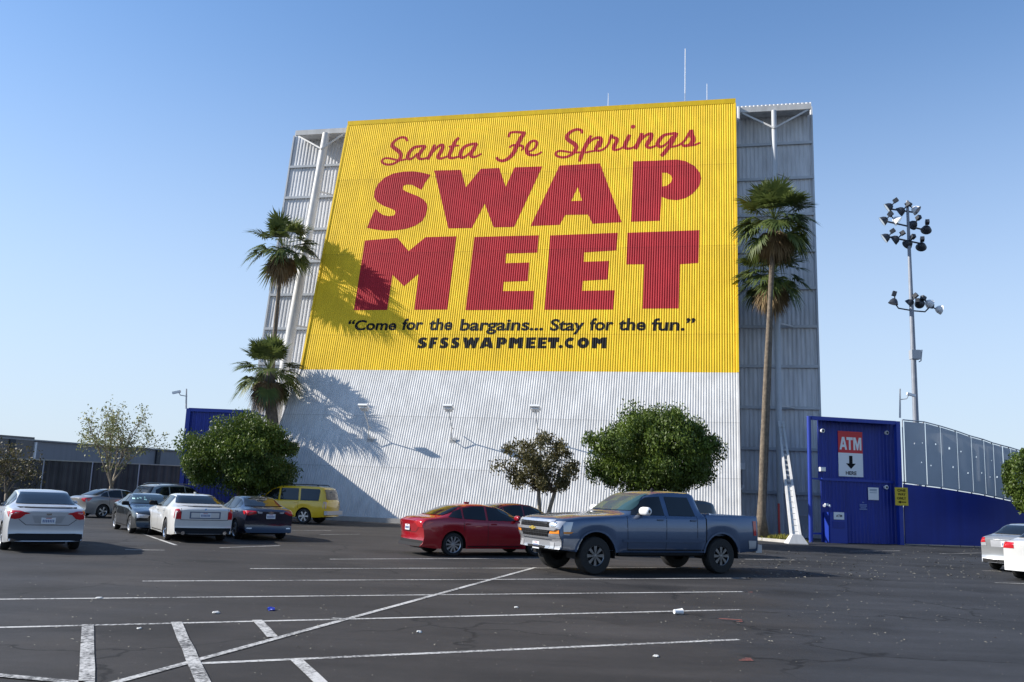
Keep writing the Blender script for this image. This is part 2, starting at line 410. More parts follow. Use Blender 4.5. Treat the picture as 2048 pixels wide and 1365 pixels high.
# trims
t = MB(); t.box(((XL+XR)/2, fy(TZ2)+.02, TZ2+.02), (XR-XL+.14, .16, .30)); t.build('top_trim', M['yellow'], tower)
for x, s in ((XL, -1), (XR, 1)):
    MB().bar((x+s*.03, fy(TZ1)-.0, TZ1+.002), (x+s*.03, fy(TZ2), TZ2-.14), .12, .12).build('side_trim', M['yellow'], tower)
MB().bar((XL0-.03, -.0, .02), (XL-.03, fy(TZ1), TZ1-.01), .10, .10).build('edge_trim', M['white_wall'], tower)
MB().bar((XR+.03, 0, .02), (XR+.03, fy(TZ1), TZ1-.01), .10, .10).build('edge_trim', M['white_wall'], tower)
t = MB(); t.box(((XL0+XR)/2, -.05, .12), (XR-XL0+.1, .12, .24)); t.build('base_kerb', M['concrete'], tower)
# side walls closing the box back to the screen wall
t = MB()
for x0, x1 in ((XL0+.04, XL+.02), (XR-.01, XR-.01)):
    zs = [.03, TZ1, TZ2-.15]; xs = [x0, x1, x1]
    v = []
    for z, x in zip(zs, xs): v += [(x, fy(z)+.05, z), (x, WA+WB*z-.03, z)]
    t = MB(); t.add(v, [(0, 1, 3, 2), (2, 3, 5, 4)]); t.build('side_wall', M['grey_sheet'], tower)
# roof of the box
t = MB(); t.add([(XL, fy(TZ2)+.1, TZ2+.1), (XR, fy(TZ2)+.1, TZ2+.1), (XR, WA+WB*TZ2, TZ2-.1), (XL, WA+WB*TZ2, TZ2-.1)], [(0, 1, 2, 3)]); t.build('roof', M['grey_sheet'], tower)
# wings of the screen wall
rt, rb = thit(1622.6, 215, WA, WB), thit(1639.5, 800, WA, WB)
lt, lb = thit(590.8, 264, WA, WB), thit(528.5, 667, WA, WB)
def xr_w(z): return rt.x+(rb.x-rt.x)*(rt.z-z)/(rt.z-rb.z)
def xl_w(z): return lt.x+(lb.x-lt.x)*(lt.z-z)/(lt.z-lb.z)
WT = min(rt.z, lt.z)
sheet('screen_wall', M['grey_sheet'], tower, xl_w(0)-.2, xr_w(0)+.2, [0, 5, 10, 15, 20, max(rt.z, lt.z)], lambda z: WA+WB*z, p=.24, dep=.035,
      edges=[((xl_w(0), 0), (xl_w(30), 30), -1), ((xr_w(0), 0), (xr_w(30), 30), 1)])
gz = [thit(1500, y, WA-.1, WB).z for y in (291, 360, 432, 504, 578, 654, 733, 815, 897, 984)]
for z in gz:
    y = WA+WB*z-.11
    MB().box(((xl_w(z)+XL)/2, y, z), (XL-xl_w(z), .12, .16)).build('girt', M['grey_steel'], tower); MB().box(((xr_w(z)+XR)/2, y, z), (xr_w(z)-XR-.04, .12, .16)).build('girt', M['grey_steel'], tower)
MB().bar((xl_w(0), WA-.06, 0), (xl_w(WT), WA+WB*WT-.06, WT), .1, .1).build('wing_edge_trim', M['grey_steel'], tower)
MB().bar((xr_w(0), WA-.06, 0), (xr_w(rt.z), WA+WB*rt.z-.06, rt.z), .1, .1).build('wing_edge_trim', M['grey_steel'], tower)
# overhanging wing roofs with fascia, columns and V braces
def wing_roof(pa, pb, colpx, cw, nm, cm):
    A, B = thit(*pa, CA, WB), thit(*pb, CA, WB)
    z = (A.z+B.z)/2; yb = WA+WB*z
    t = MB(); t.box(((A.x+B.x)/2, A.y, z-.12), (abs(B.x-A.x), .14, .34)); t.build('fascia', M['pale_steel'], tower)
    t = MB(); t.box(((A.x+B.x)/2, (A.y+.08+yb)/2, z-.05), (abs(B.x-A.x), yb-A.y-.16+.3, .10)); t.build('wing_roof', M['grey_sheet'], tower)
    (p0, p1) = colpx
    P0, P1 = thit(*p0, CA, WB), thit(*p1, CA, WB)
    d = (P1-P0)/(P1.z-P0.z); top = P0+d*(z-.30-P0.z); bot = P0+d*(0-P0.z)
    t = MB(); t.tube([bot, (bot+top)/2, top], [cw[0], (cw[0]+cw[1])/2, cw[1]], 14); t.build('column', cm, tower, 40)
    v = P0+d*(z-1.55-P0.z)
    for c in (A, B):
        t = MB(); t.bar((c.x+(.15 if c is A else -.15), A.y+.02, z-.30), (v.x, v.y-cw[1]-.03, v.z), .10, .10); t.build('brace', M['pale_steel'], tower)
    # short ties from the column back to the girts
    for zz in gz[1::2]:
        p = P0+d*(zz-P0.z); MB().bar(p+Vector((0, .1, 0)), (p.x+.9, WA+WB*zz-.14, zz), .08, .08).build('tie', M['pale_steel'], tower)
    return P0, d
wing_roof((592, 266), (694, 256), ((649.6, 285), (577, 692)), (.36, .25), 'l', M['pale_steel'])
RP0, RD = wing_roof((1480, 216), (1622, 211), ((1548, 240), (1561, 1040)), (.17, .15), 'r', M['grey_steel'])  # right column in darker steel, its shade put into the colour
# access hatch and conduit on the right wing
h0 = thit(1600, 1035, WA, WB)
t = MB(); t.box((h0.x, h0.y-.06, h0.z+.1), (.9, .07, 1.7)); t.build('hatch', M['grey_steel'], tower)
for dz in (-.75, .0, .85): MB().box((h0.x, h0.y-.115, h0.z+.1+dz), (.95, .05, .06)).build('hatch_batten', M['grey_sheet'], tower)

# --- painted lettering
LETTERS = {
 'S4': [(800,235),(700,210),(600,195),(480,198),(360,220),(260,268),(180,345),(138,430),(138,500),(170,550),(240,595),(320,625),(375,650),(388,680),(370,710),(310,720),(240,705),(190,670),(155,632),(110,720),(52,855),(150,875),(280,890),(400,885),(520,865),(620,830),(700,775),(745,700),(762,620),(750,570),(715,525),(650,485),(570,455),(510,430),(470,405),(475,365),(520,350),(580,352),(640,385),(690,412),(735,325)],
 'W4': [(840,185),(1150,178),(1210,380),(1385,165),(1600,155),(1675,375),(1780,148),(2106,137),(1775,845),(1535,850),(1430,575),(1280,858),(1005,862)],
 'A5': [(365,180),(825,155),(1072,825),(740,842),(690,738),(430,742),(365,855),(35,868)],
 'P5': [(1200,132),(1450,125),(1700,112),(1800,130),(1900,185),(1960,260),(1978,325),(1950,420),(1880,500),(1800,550),(1700,575),(1600,565),(1525,535),(1508,808),(1178,820)],
 'M6': [(170,180),(540,150),(668,300),(860,142),(1212,132),(1110,965),(735,968),(778,560),(615,700),(485,570),(425,970),(45,972)],
 'E6': [(1415,140),(2148,120),(2130,318),(1775,328),(1768,438),(2040,430),(2022,640),(1748,650),(1738,755),(2093,752),(2080,965),(1315,972)],
 'E7': [(228,122),(1000,92),(985,292),(618,315),(612,422),(902,412),(885,622),(600,640),(592,752),(965,745),(945,965),(165,968)],
 'T7': [(1108,92),(1925,62),(1915,435),(1705,450),(1690,952),(1282,955),(1300,450),(1095,452)]}
HOLES = {'A5': [[(572,425),(622,580),(497,585)]], 'P5': [[(1530,262),(1585,262),(1630,290),(1648,330),(1630,375),(1585,410),(1530,420)]]}
CROP = {'4': (725, 310, 5.851), '5': (1055, 300, 5.689), '6': (700, 450, 5.689), '7': (1060, 450, 5.689), 'a': (750, 250, 8.904), 'b': (980, 240, 9.309), 'c': (1190, 230, 9.309)}
def uz(crop, X, Y):
    ox, oy, s = CROP[crop]; p = uhit(ox+X/s, oy+Y/s); return (p.x, p.z)
def paint(bm, name, m, off=.005):
    """cut a flat (x,z) drawing along the corrugations and lay it on the sheet"""
    xs = [v.co.x for v in bm.verts]; cut(bm, 0, brk(min(xs), max(xs)))
    for v in bm.verts:
        x, z = v.co.x, v.co.y; v.co = (x, fy(z)+corr(x)-off-v.co.z, z)
    bmesh.ops.recalc_face_normals(bm, faces=bm.faces[:])
    for f_ in bm.faces:
        if f_.normal.y > 0: f_.normal_flip()
    return bm_obj(bm, name, m, tower)
GLY = {}
for row, keys in (('swap', ('S4', 'W4', 'A5', 'P5')), ('meet', ('M6', 'E6', 'E7', 'T7'))):
    for k in keys:
        o = [uz(k[1], *p) for p in LETTERS[k]]; hs = [[uz(k[1], *p) for p in h] for h in HOLES.get(k, [])]
        allx = [p[0] for p in o]; allz = [p[1] for p in o]; a, b_, c, d = min(allx), max(allx), min(allz), max(allz)
        nr = lambda q: [((p[0]-a)/(b_-a), (p[1]-c)/(d-c)) for p in q]
        GLY[k[0]] = (nr(o), [nr(h) for h in hs])
        paint(fill_poly(o, hs), 'painted_letter', M['red_paint'])
GLY['F'] = ([(0, 0), (.08, 1), (1, 1), (.96, .76), (.55, .76), (.54, .62), (.88, .62), (.85, .36), (.5, .36), (.47, 0)], [])
GLY['O'] = ([(.5+.5*math.cos(t_*math.pi/14), .5+.5*math.sin(t_*math.pi/14)) for t_ in range(28)], [[(.5+.15*math.cos(t_*math.pi/8), .5+.15*math.sin(t_*math.pi/8)) for t_ in range(16)]])
GLY['C'] = ([(.5+.5*math.cos(t_), .5+.5*math.sin(t_)) for t_ in np.linspace(.85, 2*math.pi-.85, 24)]+[(.5+.2*math.cos(t_), .5+.17*math.sin(t_)) for t_ in np.linspace(2*math.pi-.95, .95, 10)], [])
GLY['.'] = ([(.5+.5*math.cos(t_*math.pi/8), .5+.5*math.sin(t_*math.pi/8)) for t_ in range(16)], [])
url = [('S',75,172),('F',190,276),('S',295,387),('S',408,497),('W',520,692),('A',697,837),('P',862,967),('M',988,1128),('E',1158,1256),('E',1276,1366),('T',1374,1490),('.',1488,1522),('C',1545,1657),('O',1673,1787),('M',1815,1962)]
for ch, x0, x1 in url:
    y0, y1 = (51, 161) if ch != '.' else (126, 161); x0 -= 4; x1 += 5
    A = uhit(820+x0/4.995, 665+y1/4.995); B = uhit(820+x1/4.995, 665+y0/4.995)
    sc = lambda q: [(A.x+p[0]*(B.x-A.x), A.z+p[1]*(B.z-A.z)) for p in q]
    paint(fill_poly(sc(GLY[ch][0]), [sc(h) for h in GLY[ch][1]]), 'painted_letter', M['black_paint'])
# slogan, word by word
for txt, x0, x1, ya, yb in (("\u201cCome", 694, 795, 639.5, 661.5), ("for", 803, 848, 637.5, 661), ("the", 857, 907, 637, 661.5), ("bargains...", 918, 1088, 637.5, 669.5), ("Stay", 1099, 1170, 638, 669.5), ("for", 1179, 1228, 636.5, 662), ("the", 1237, 1292, 636.5, 662), ("fun.\u201d", 1303, 1391, 636.5, 662.5)):
    bm = bm_text(txt, 1, .030, .05); A = uhit(x0, yb); B = uhit(x1, ya)
    bm_fit(bm, A.x, A.z, B.x, B.z); bmesh.ops.triangulate(bm, faces=bm.faces[:])
    paint(bm, 'painted_word', M['black_paint'])
# script line drawn as brush strokes
STROKES = [
 ('a',[(575,290,36),(548,238,45),(470,226,45),(385,265,50),(322,325,56),(310,380,62),(365,430,66),(430,480,66),(462,540,62),(450,600,60),(400,655,48),(320,700,42)]),
 ('a',[(320,700,42),(220,710,40),(140,680,38),(125,640,38),(170,600,35),(250,598,35),(350,620,35),(450,634,35),(560,612,32)]),
 ('a',[(890,378,42),(800,385,46),(700,405,55),(630,470,62),(590,540,65),(582,590,60),(625,612,48),(690,580,40),(760,510,38)]),
 ('a',[(895,385,55),(840,450,66),(788,530,66),(772,580,60),(805,608,48),(870,606,38),(940,580,34)]),
 ('a',[(1060,360,45),(1030,440,62),(985,530,66),(935,612,58)]),
 ('a',[(1010,510,36),(1080,430,44),(1150,372,50),(1205,368,60),(1200,430,66),(1150,520,68),(1122,578,62),(1170,602,45),(1260,575,38),(1310,556,34)]),
 ('a',[(1490,235,45),(1430,300,62),(1385,400,66),(1340,500,68),(1322,568,62),(1370,594,48),(1460,575,38),(1505,556,34)]),
 ('a',[(1318,392,32),(1400,376,36),(1492,372,30)]),
 ('a',[(1810,335,45),(1700,352,50),(1600,392,58),(1540,470,65),(1517,540,66),(1548,588,54),(1620,560,42),(1690,500,38)]),
 ('a',[(1805,340,60),(1760,430,68),(1712,510,66),(1722,568,52),(1790,570,40),(1895,518,30)]),
 ('b',[(345,320,38),(370,252,45),(450,230,42),(560,235,46),(655,245,52)]),
 ('b',[(640,250,62),(575,340,76),(530,430,76),(480,530,76),(430,630,72),(340,720,65),(240,765,55),(150,745,48),(130,700,42)]),
 ('b',[(365,515,34),(420,477,40),(520,475,46),(600,492,46),(618,530,36),(580,572,28)]),
 ('b',[(730,592,34),(800,560,38),(860,490,45),(870,420,48),(820,392,45),(750,420,55),(700,490,65),(682,570,68),(712,638,60),(790,660,45),(880,648,38),(962,602,30)]),
 ('b',[(1710,250,38),(1705,205,48),(1630,180,48),(1530,210,55),(1450,275,62),(1432,340,68),(1490,400,70),(1570,450,72),(1605,510,70),(1580,580,65),(1530,640,52),(1440,690,45)]),
 ('b',[(1440,690,45),(1340,700,42),(1240,670,42),(1225,620,42),(1290,582,38),(1400,590,36),(1530,612,36),(1720,604,34)]),
 ('b',[(1880,300,45),(1830,390,66),(1780,490,70),(1730,600,70),(1690,700,66),(1668,772,50)]),
 ('b',[(1800,480,36),(1870,400,42),(1940,352,48),(2010,335,55),(2060,348,62),(2062,415,66),(2035,500,66)]),
 ('b',[(1780,612,34),(1880,590,34),(1990,574,34)]),
 ('c',[(75,500,64),(48,575,66),(12,640,60),(60,672,42),(140,650,38),(220,590,36),(270,490,40),(302,375,46)]),
 ('c',[(305,380,45),(335,420,50),(400,445,60),(398,505,66),(360,580,68),(347,640,56),(400,655,42),(480,630,36),(545,585,34)]),
 ('c',[(640,380,60),(605,460,68),(562,550,68),(562,618,56),(640,630,42),(720,605,36),(765,555,34)]),
 ('c',[(870,350,55),(850,420,68),(800,530,70),(755,635,58)]),
 ('c',[(830,500,38),(900,420,44),(980,367,50),(1047,362,60),(1040,430,68),(985,520,70),(962,580,62),(1010,615,46),(1090,595,38),(1155,566,34)]),
 ('c',[(1500,345,50),(1380,360,48),(1280,387,55),(1200,470,66),(1167,548,66),(1212,598,52),(1290,570,42),(1370,500,40),(1440,405,40)]),
 ('c',[(1512,345,66),(1470,430,72),(1420,530,72),(1360,620,70),(1290,710,68),(1238,762,58)]),
 ('c',[(1400,602,36),(1480,590,36),(1570,560,36),(1660,490,40),(1720,400,46),(1785,300,56)]),
 ('c',[(1790,290,58),(1802,380,75),(1822,450,80),(1800,530,75),(1740,568,55),(1655,578,48),(1622,545,40)]),
 ('c',[(1745,572,40),(1850,563,38),(1955,522,32)])]
for si, (c, P) in enumerate(STROKES):
    Q = catmull(P, 5); s = CROP[c][2]; bm = bmesh.new(); prev = None
    pts = [np.array(uz(c, q[0], q[1])) for q in Q]; ws = [q[2]/s*.56*(57/FPX) for q in Q]
    L_, R_ = [], []
    for i in range(len(pts)):
        d = pts[min(i+1, len(pts)-1)]-pts[max(i-1, 0)]; d /= np.linalg.norm(d)+1e-9; n = np.array((-d[1], d[0]))
        e = .35*ws[i] if i == 0 else 0
        e2 = .35*ws[i] if i == len(pts)-1 else 0
        p = pts[i]-d*e+d*e2
        L_.append(bm.verts.new((*(p+n*ws[i]), .0012*(si % 4)))); R_.append(bm.verts.new((*(p-n*ws[i]), .0012*(si % 4))))
    for i in range(len(pts)-1): bm.faces.new((L_[i], R_[i], R_[i+1], L_[i+1]))
    bmesh.ops.triangulate(bm, faces=bm.faces[:])
    paint(bm, 'script_stroke', M['red_paint'])
dot = uz('c', 708, 224); r_ = 42/9.309*57/FPX
paint(fill_poly([(dot[0]+r_*math.cos(a*math.pi/8), dot[1]+r_*math.sin(a*math.pi/8)) for a in range(16)]), 'script_stroke', M['red_paint'])

# ------------------------------------------------------------------ vehicles
def paint_mat(name, col, metal=.0, rough=.32, coat=.9):
    return mat(name, col, rough, metal=metal, coat=coat, var=.03, vscale=4)
CP = {'silver': paint_mat('silver_car_paint', (.50, .51, .53), .25, .36), 'pearl': paint_mat('white_car_paint', (.60, .595, .575), .0, .3),
      'navy': paint_mat('dark_navy_car_paint', (.012, .014, .03), .1, .2), 'black': paint_mat('black_car_paint', (.014, .016, .018), .1, .18),
      'red': paint_mat('red_car_paint', (.32, .007, .015), .15, .25), 'darkred': paint_mat('dark_red_car_paint', (.16, .008, .014), .15, .25),
      'taupe': paint_mat('grey_car_paint', (.24, .235, .23), .4, .3), 'gunmetal': paint_mat('grey_silver_car_paint', (.33, .34, .345), .45, .3),
      'beige': paint_mat('silver_suv_paint', (.36, .37, .35), .4, .3), 'yellow': paint_mat('yellow_car_paint', (.72, .46, .012), .0, .3),
      'steelblue': paint_mat('slate_blue_car_paint', (.058, .095, .170), .4, .28)}

SEDAN = dict(L=4.65, W=1.78, H=1.455, wb=2.70, r=.325, sill=.21, fo=.95, roofw=.60,
    top=[(2.325,.66),(2.28,.76),(2.1,.86),(1.6,.955),(1.1,1.02),(.92,1.05),(.45,1.285),(.1,1.40),(-.3,1.452),(-.75,1.44),(-1.15,1.365),(-1.5,1.235),(-1.8,1.105),(-1.92,1.075),(-2.2,1.065),(-2.28,1.03),(-2.325,.93)],
    belt=[(2.325,.60),(2.1,.74),(1.6,.86),(1.1,.915),(.5,.945),(-.5,.97),(-1.3,.995),(-1.9,1.005),(-2.2,.97),(-2.325,.86)],
    front=[(.2,-.14),(.35,-.02),(.5,0),(.66,-.03),(.8,-.12)], rear=[(.2,-.16),(.34,-.03),(.5,0),(.64,-.01),(.8,-.05),(.95,-.07),(1.07,-.05)],
    side=[[(.78,.985),(.42,1.20),(.1,1.335),(-.22,1.375),(-.24,.995)],[(-.31,.995),(-.29,1.378),(-.62,1.375),(-.97,1.315),(-1.0,1.03)],[(-1.06,1.03),(-1.03,1.30),(-1.28,1.21),(-1.50,1.07)]],
    rwin=[(-.66,1.115),(.66,1.115),(.52,1.375),(-.52,1.375)], fwin=[(-.70,1.085),(.70,1.085),(.55,1.385),(-.55,1.385)])
LUX = dict(SEDAN, L=5.2, W=1.87, H=1.45, wb=2.93, r=.335, fo=1.05, roofw=.62,
    top=[(2.6,.68),(2.55,.78),(2.3,.88),(1.7,.97),(1.15,1.03),(.95,1.06),(.5,1.28),(.2,1.39),(-.2,1.445),(-.8,1.44),(-1.2,1.385),(-1.5,1.27),(-1.75,1.145),(-1.85,1.115),(-2.3,1.10),(-2.52,1.085),(-2.57,1.04),(-2.6,.96)],
    belt=[(2.6,.62),(2.3,.76),(1.7,.88),(1.1,.94),(.5,.965),(-.5,.985),(-1.4,1.01),(-2.3,1.01),(-2.5,1.0),(-2.6,.90)],
    rear=[(.2,-.14),(.34,-.02),(.5,0),(.6,-.01),(.66,-.05),(.95,-.06),(1.1,-.06)],
    side=[[(.8,1.0),(.48,1.19),(.2,1.325),(-.1,1.365),(-.12,1.005)],[(-.19,1.005),(-.17,1.368),(-.62,1.37),(-1.0,1.345),(-1.12,1.03)]],
    rwin=[(-.70,1.15),(.70,1.15),(.57,1.375),(-.57,1.375)])
SUV = dict(SEDAN, L=4.75, W=1.88, H=1.70, wb=2.75, r=.36, sill=.25, fo=.95, roofw=.64,
    top=[(2.375,.75),(2.33,.86),(2.1,1.0),(1.6,1.09),(1.1,1.15),(.95,1.18),(.5,1.46),(.2,1.60),(-.2,1.685),(-.9,1.70),(-1.6,1.67),(-1.95,1.60),(-2.15,1.40),(-2.27,1.15),(-2.34,1.02),(-2.375,.92)],
    belt=[(2.375,.68),(2.1,.86),(1.6,.99),(1.1,1.04),(.5,1.06),(-.5,1.08),(-1.3,1.10),(-2.0,1.11),(-2.25,1.04),(-2.375,.86)],
    rear=[(.2,-.14),(.36,-.02),(.55,0),(.7,-.02),(.95,-.05),(1.7,-.05)],
    side=[[(.8,1.11),(.45,1.36),(.15,1.52),(-.2,1.575),(-.22,1.11)],[(-.29,1.11),(-.27,1.58),(-.9,1.585),(-1.1,1.575),(-1.16,1.13)],[(-1.23,1.14),(-1.17,1.57),(-1.6,1.545),(-1.9,1.42),(-1.98,1.22)]],
    rwin=[(-.68,1.16),(.68,1.16),(.58,1.56),(-.58,1.56)], fwin=[(-.74,1.20),(.74,1.20),(.6,1.61),(-.6,1.61)])
BIGSUV = dict(SUV, L=5.2, W=2.0, H=1.92, wb=3.02, r=.385, sill=.34, fo=1.0, roofw=.78,
    top=[(2.6,.85),(2.56,.98),(2.4,1.10),(1.9,1.17),(1.3,1.21),(1.15,1.24),(.8,1.55),(.5,1.78),(.1,1.89),(-1,1.92),(-2.0,1.90),(-2.35,1.84),(-2.45,1.60),(-2.53,1.30),(-2.57,1.2),(-2.6,1.1)],
    belt=[(2.6,.78),(2.4,1.0),(1.9,1.08),(1.2,1.13),(0,1.15),(-1.3,1.16),(-2.3,1.16),(-2.5,1.12),(-2.6,1.0)],
    rear=[(.3,-.1),(.5,-.01),(.62,0),(.72,-.05),(1.2,-.06),(1.9,-.06)],
    side=[[(1.02,1.17),(.72,1.47),(.45,1.70),(.1,1.76),(.08,1.17)],[(-.02,1.17),(0,1.765),(-.75,1.775),(-.98,1.775),(-1.06,1.17)],[(-1.17,1.17),(-1.10,1.775),(-2.12,1.765),(-2.18,1.70),(-2.18,1.17)]],
    rwin=[(-.74,1.24),(.74,1.24),(.68,1.74),(-.68,1.74)], fwin=[(-.8,1.27),(.8,1.27),(.66,1.8),(-.66,1.8)])
PICKUP = dict(SUV, taper=.35, corner=.13, cexp=5, arch=1.25, L=5.85, W=2.03, H=1.95, wb=3.645, r=.425, sill=.50, fo=.98, roofw=.72,
    top=[(2.925,1.10),(2.90,1.20),(2.82,1.26),(2.3,1.33),(1.6,1.37),(1.22,1.40),(1.1,1.43),(.75,1.66),(.45,1.83),(.1,1.92),(-.4,1.95),(-.95,1.935),(-1.08,1.88),(-1.19,1.42),(-1.22,1.40),(-2.8,1.40),(-2.925,1.40)],
    belt=[(2.925,.98),(2.8,1.17),(2.3,1.24),(1.3,1.30),(.5,1.32),(-1.1,1.325),(-1.3,1.33),(-2.925,1.33)],
    front=[(.3,-.10),(.5,-.02),(.62,0),(.78,-.005),(.86,-.07),(1.0,-.075),(1.2,-.09)], rear=[(.3,-.06),(.6,-.06),(1.4,-.04)], bed=(-1.26, -2.86, .50),
    side=[[(.98,1.36),(.66,1.62),(.42,1.765),(.02,1.80),(.0,1.36)],[(-.14,1.36),(-.12,1.80),(-.82,1.80),(-.92,1.36)]],
    rwin=[(-.7,1.46),(.7,1.46),(.62,1.84),(-.62,1.84)], fwin=[(-.80,1.45),(.80,1.45),(.64,1.85),(-.64,1.85)])

def smoothpts(pts, x, k=.05):
    return sum(interp(pts, x+d)*w for d, w in ((-2*k, .1), (-k, .2), (0, .4), (k, .2), (2*k, .1)))
def body_mesh(S):
    L, W_, r, sill = S['L'], S['W'], S['r'], S['sill']; h = L/2
    xf = h-S['fo']; xrr = xf-S['wb']; S['axles'] = (xf, xrr)
    R = r*S.get('arch', 1.16); zc = r
    xs = set(np.linspace(-h, h, 60))
    for e in (-h, h):
        for d in (.01, .03, .06, .1, .16): xs.add(e-math.copysign(d, e))
    for xc in (xf, xrr):
        for a in np.linspace(0, math.pi, 17): xs.add(xc+R*math.cos(a))
        xs.add(xc+R+.006); xs.add(xc-R-.006)
    if S.get('bed'):
        for x in (S['bed'][0], S['bed'][0]+.02, S['bed'][1], S['bed'][1]-.02, -1.1, -1.15, -1.2, -1.225): xs.add(x)
    xs = sorted(xs); xs = [x for i, x in enumerate(xs) if i == 0 or x-xs[i-1] > .003]
    secs = []
    for x in xs:
        u = abs(x)/h
        w = W_/2*(1-S.get('taper', 1)*(.03*u**3+.055*max(0, (u-.72)/.28)**2.2))
        k = .02 if S.get('bed') else .045
        zt = smoothpts(S['top'], x, k); zb = min(smoothpts(S['belt'], x, .05), zt-.03)
        z0 = sill+.05*max(0, (u-.8)/.2)
        for xc in (xf, xrr):
            if abs(x-xc) <= R+1e-6: z0 = max(z0, zc+math.sqrt(max(0, R*R-(x-xc)**2)))
        z0 = min(z0, zb-.06)
        g = min(1, max(0, (zt-zb-.06)/.34)); hh = zb-z0
        arch = any(abs(x-xc) <= R+.08 for xc in (xf, xrr))
        lo = [(w*(.985 if arch else .945), z0), (w*.985, z0+.14*hh), (w*1.0, z0+.42*hh), (w*.998, z0+.68*hh), (w*.982, zb-.045*min(1, hh/.3)), (w*.962, zb)]
        d = zt-zb; wr = S['roofw']*(1-.04*u)
        hood = [(w*.95, zb+.18*d), (w*.92, zb+.40*d), (w*.86, zb+.60*d), (w*.76, zb+.75*d), (w*.62, zb+.86*d), (w*.42, zb+.95*d), (w*.2, zb+.99*d), (0, zt)]
        ws = w*.925
        gh = [(w*.945, zb+.012), (ws, zb+.03), (ws+(wr-ws)*.5, zb+.03+.5*(d-.12)), (wr, zt-.095), (wr*.955, zt-.045), (wr*.8, zt-.016), (wr*.4, zt-.003), (0, zt)]
        up = [(a[0]*(1-g)+b[0]*g, a[1]*(1-g)+b[1]*g) for a, b in zip(hood, gh)]
        if S.get('bed') and S['bed'][1] <= x <= S['bed'][0]:
            fl = zt-S['bed'][2]
            up = [(w*.955, zt-.02), (w*.94, zt), (w*.89, zt), (w*.87, zt-.01), (w*.868, fl), (w*.6, fl), (w*.3, fl), (0, fl)]
        elif S.get('bed') and x < -1.225:
            up = [(w*.955, zt-.02), (w*.94, zt), (w*.89, zt), (w*.87, zt), (w*.8, zt), (w*.6, zt), (w*.3, zt), (0, zt)]
        secs.append(lo+up)
    n = len(secs[0]); V = []; F = []
    def warp(x, y, z):
        u = abs(x)/h; p = max(0, (u-.55)/.45)**3
        dz = interp(S['front'] if x > 0 else S['rear'], z)
        xx = x+math.copysign(p*dz, x)-math.copysign(p*S.get('corner', .15)*(abs(y)/(W_/2))**S.get('cexp', 2.4), x)
        return (xx, y, z)
    for x, sec in zip(xs, secs):
        for (y, z) in sec: V.append(warp(x, y, z))
        for (y, z) in sec: V.append(warp(x, -y, z))
    for i in range(len(xs)-1):
        for j in range(n-1):
            a = i*2*n+j; b = (i+1)*2*n+j
            F.append((a, a+1, b+1, b)); F.append((a+n, b+n, b+n+1, a+n+1))
    # end caps with the plan curvature of the bumpers
    for i, x in ((0, xs[0]), (len(xs)-1, xs[-1])):
        C = 10; base = len(V); sec = secs[i]
        for (y, z) in sec:
            for c in range(C+1):
                yy = y*(1-2*c/C); V.append(warp(x, yy, z))
        for j in range(n-1):
            for c in range(C):
                q = (base+j*(C+1)+c, base+j*(C+1)+c+1, base+(j+1)*(C+1)+c+1, base+(j+1)*(C+1)+c); F.append(q if i == 0 else q[::-1])
    return V, F

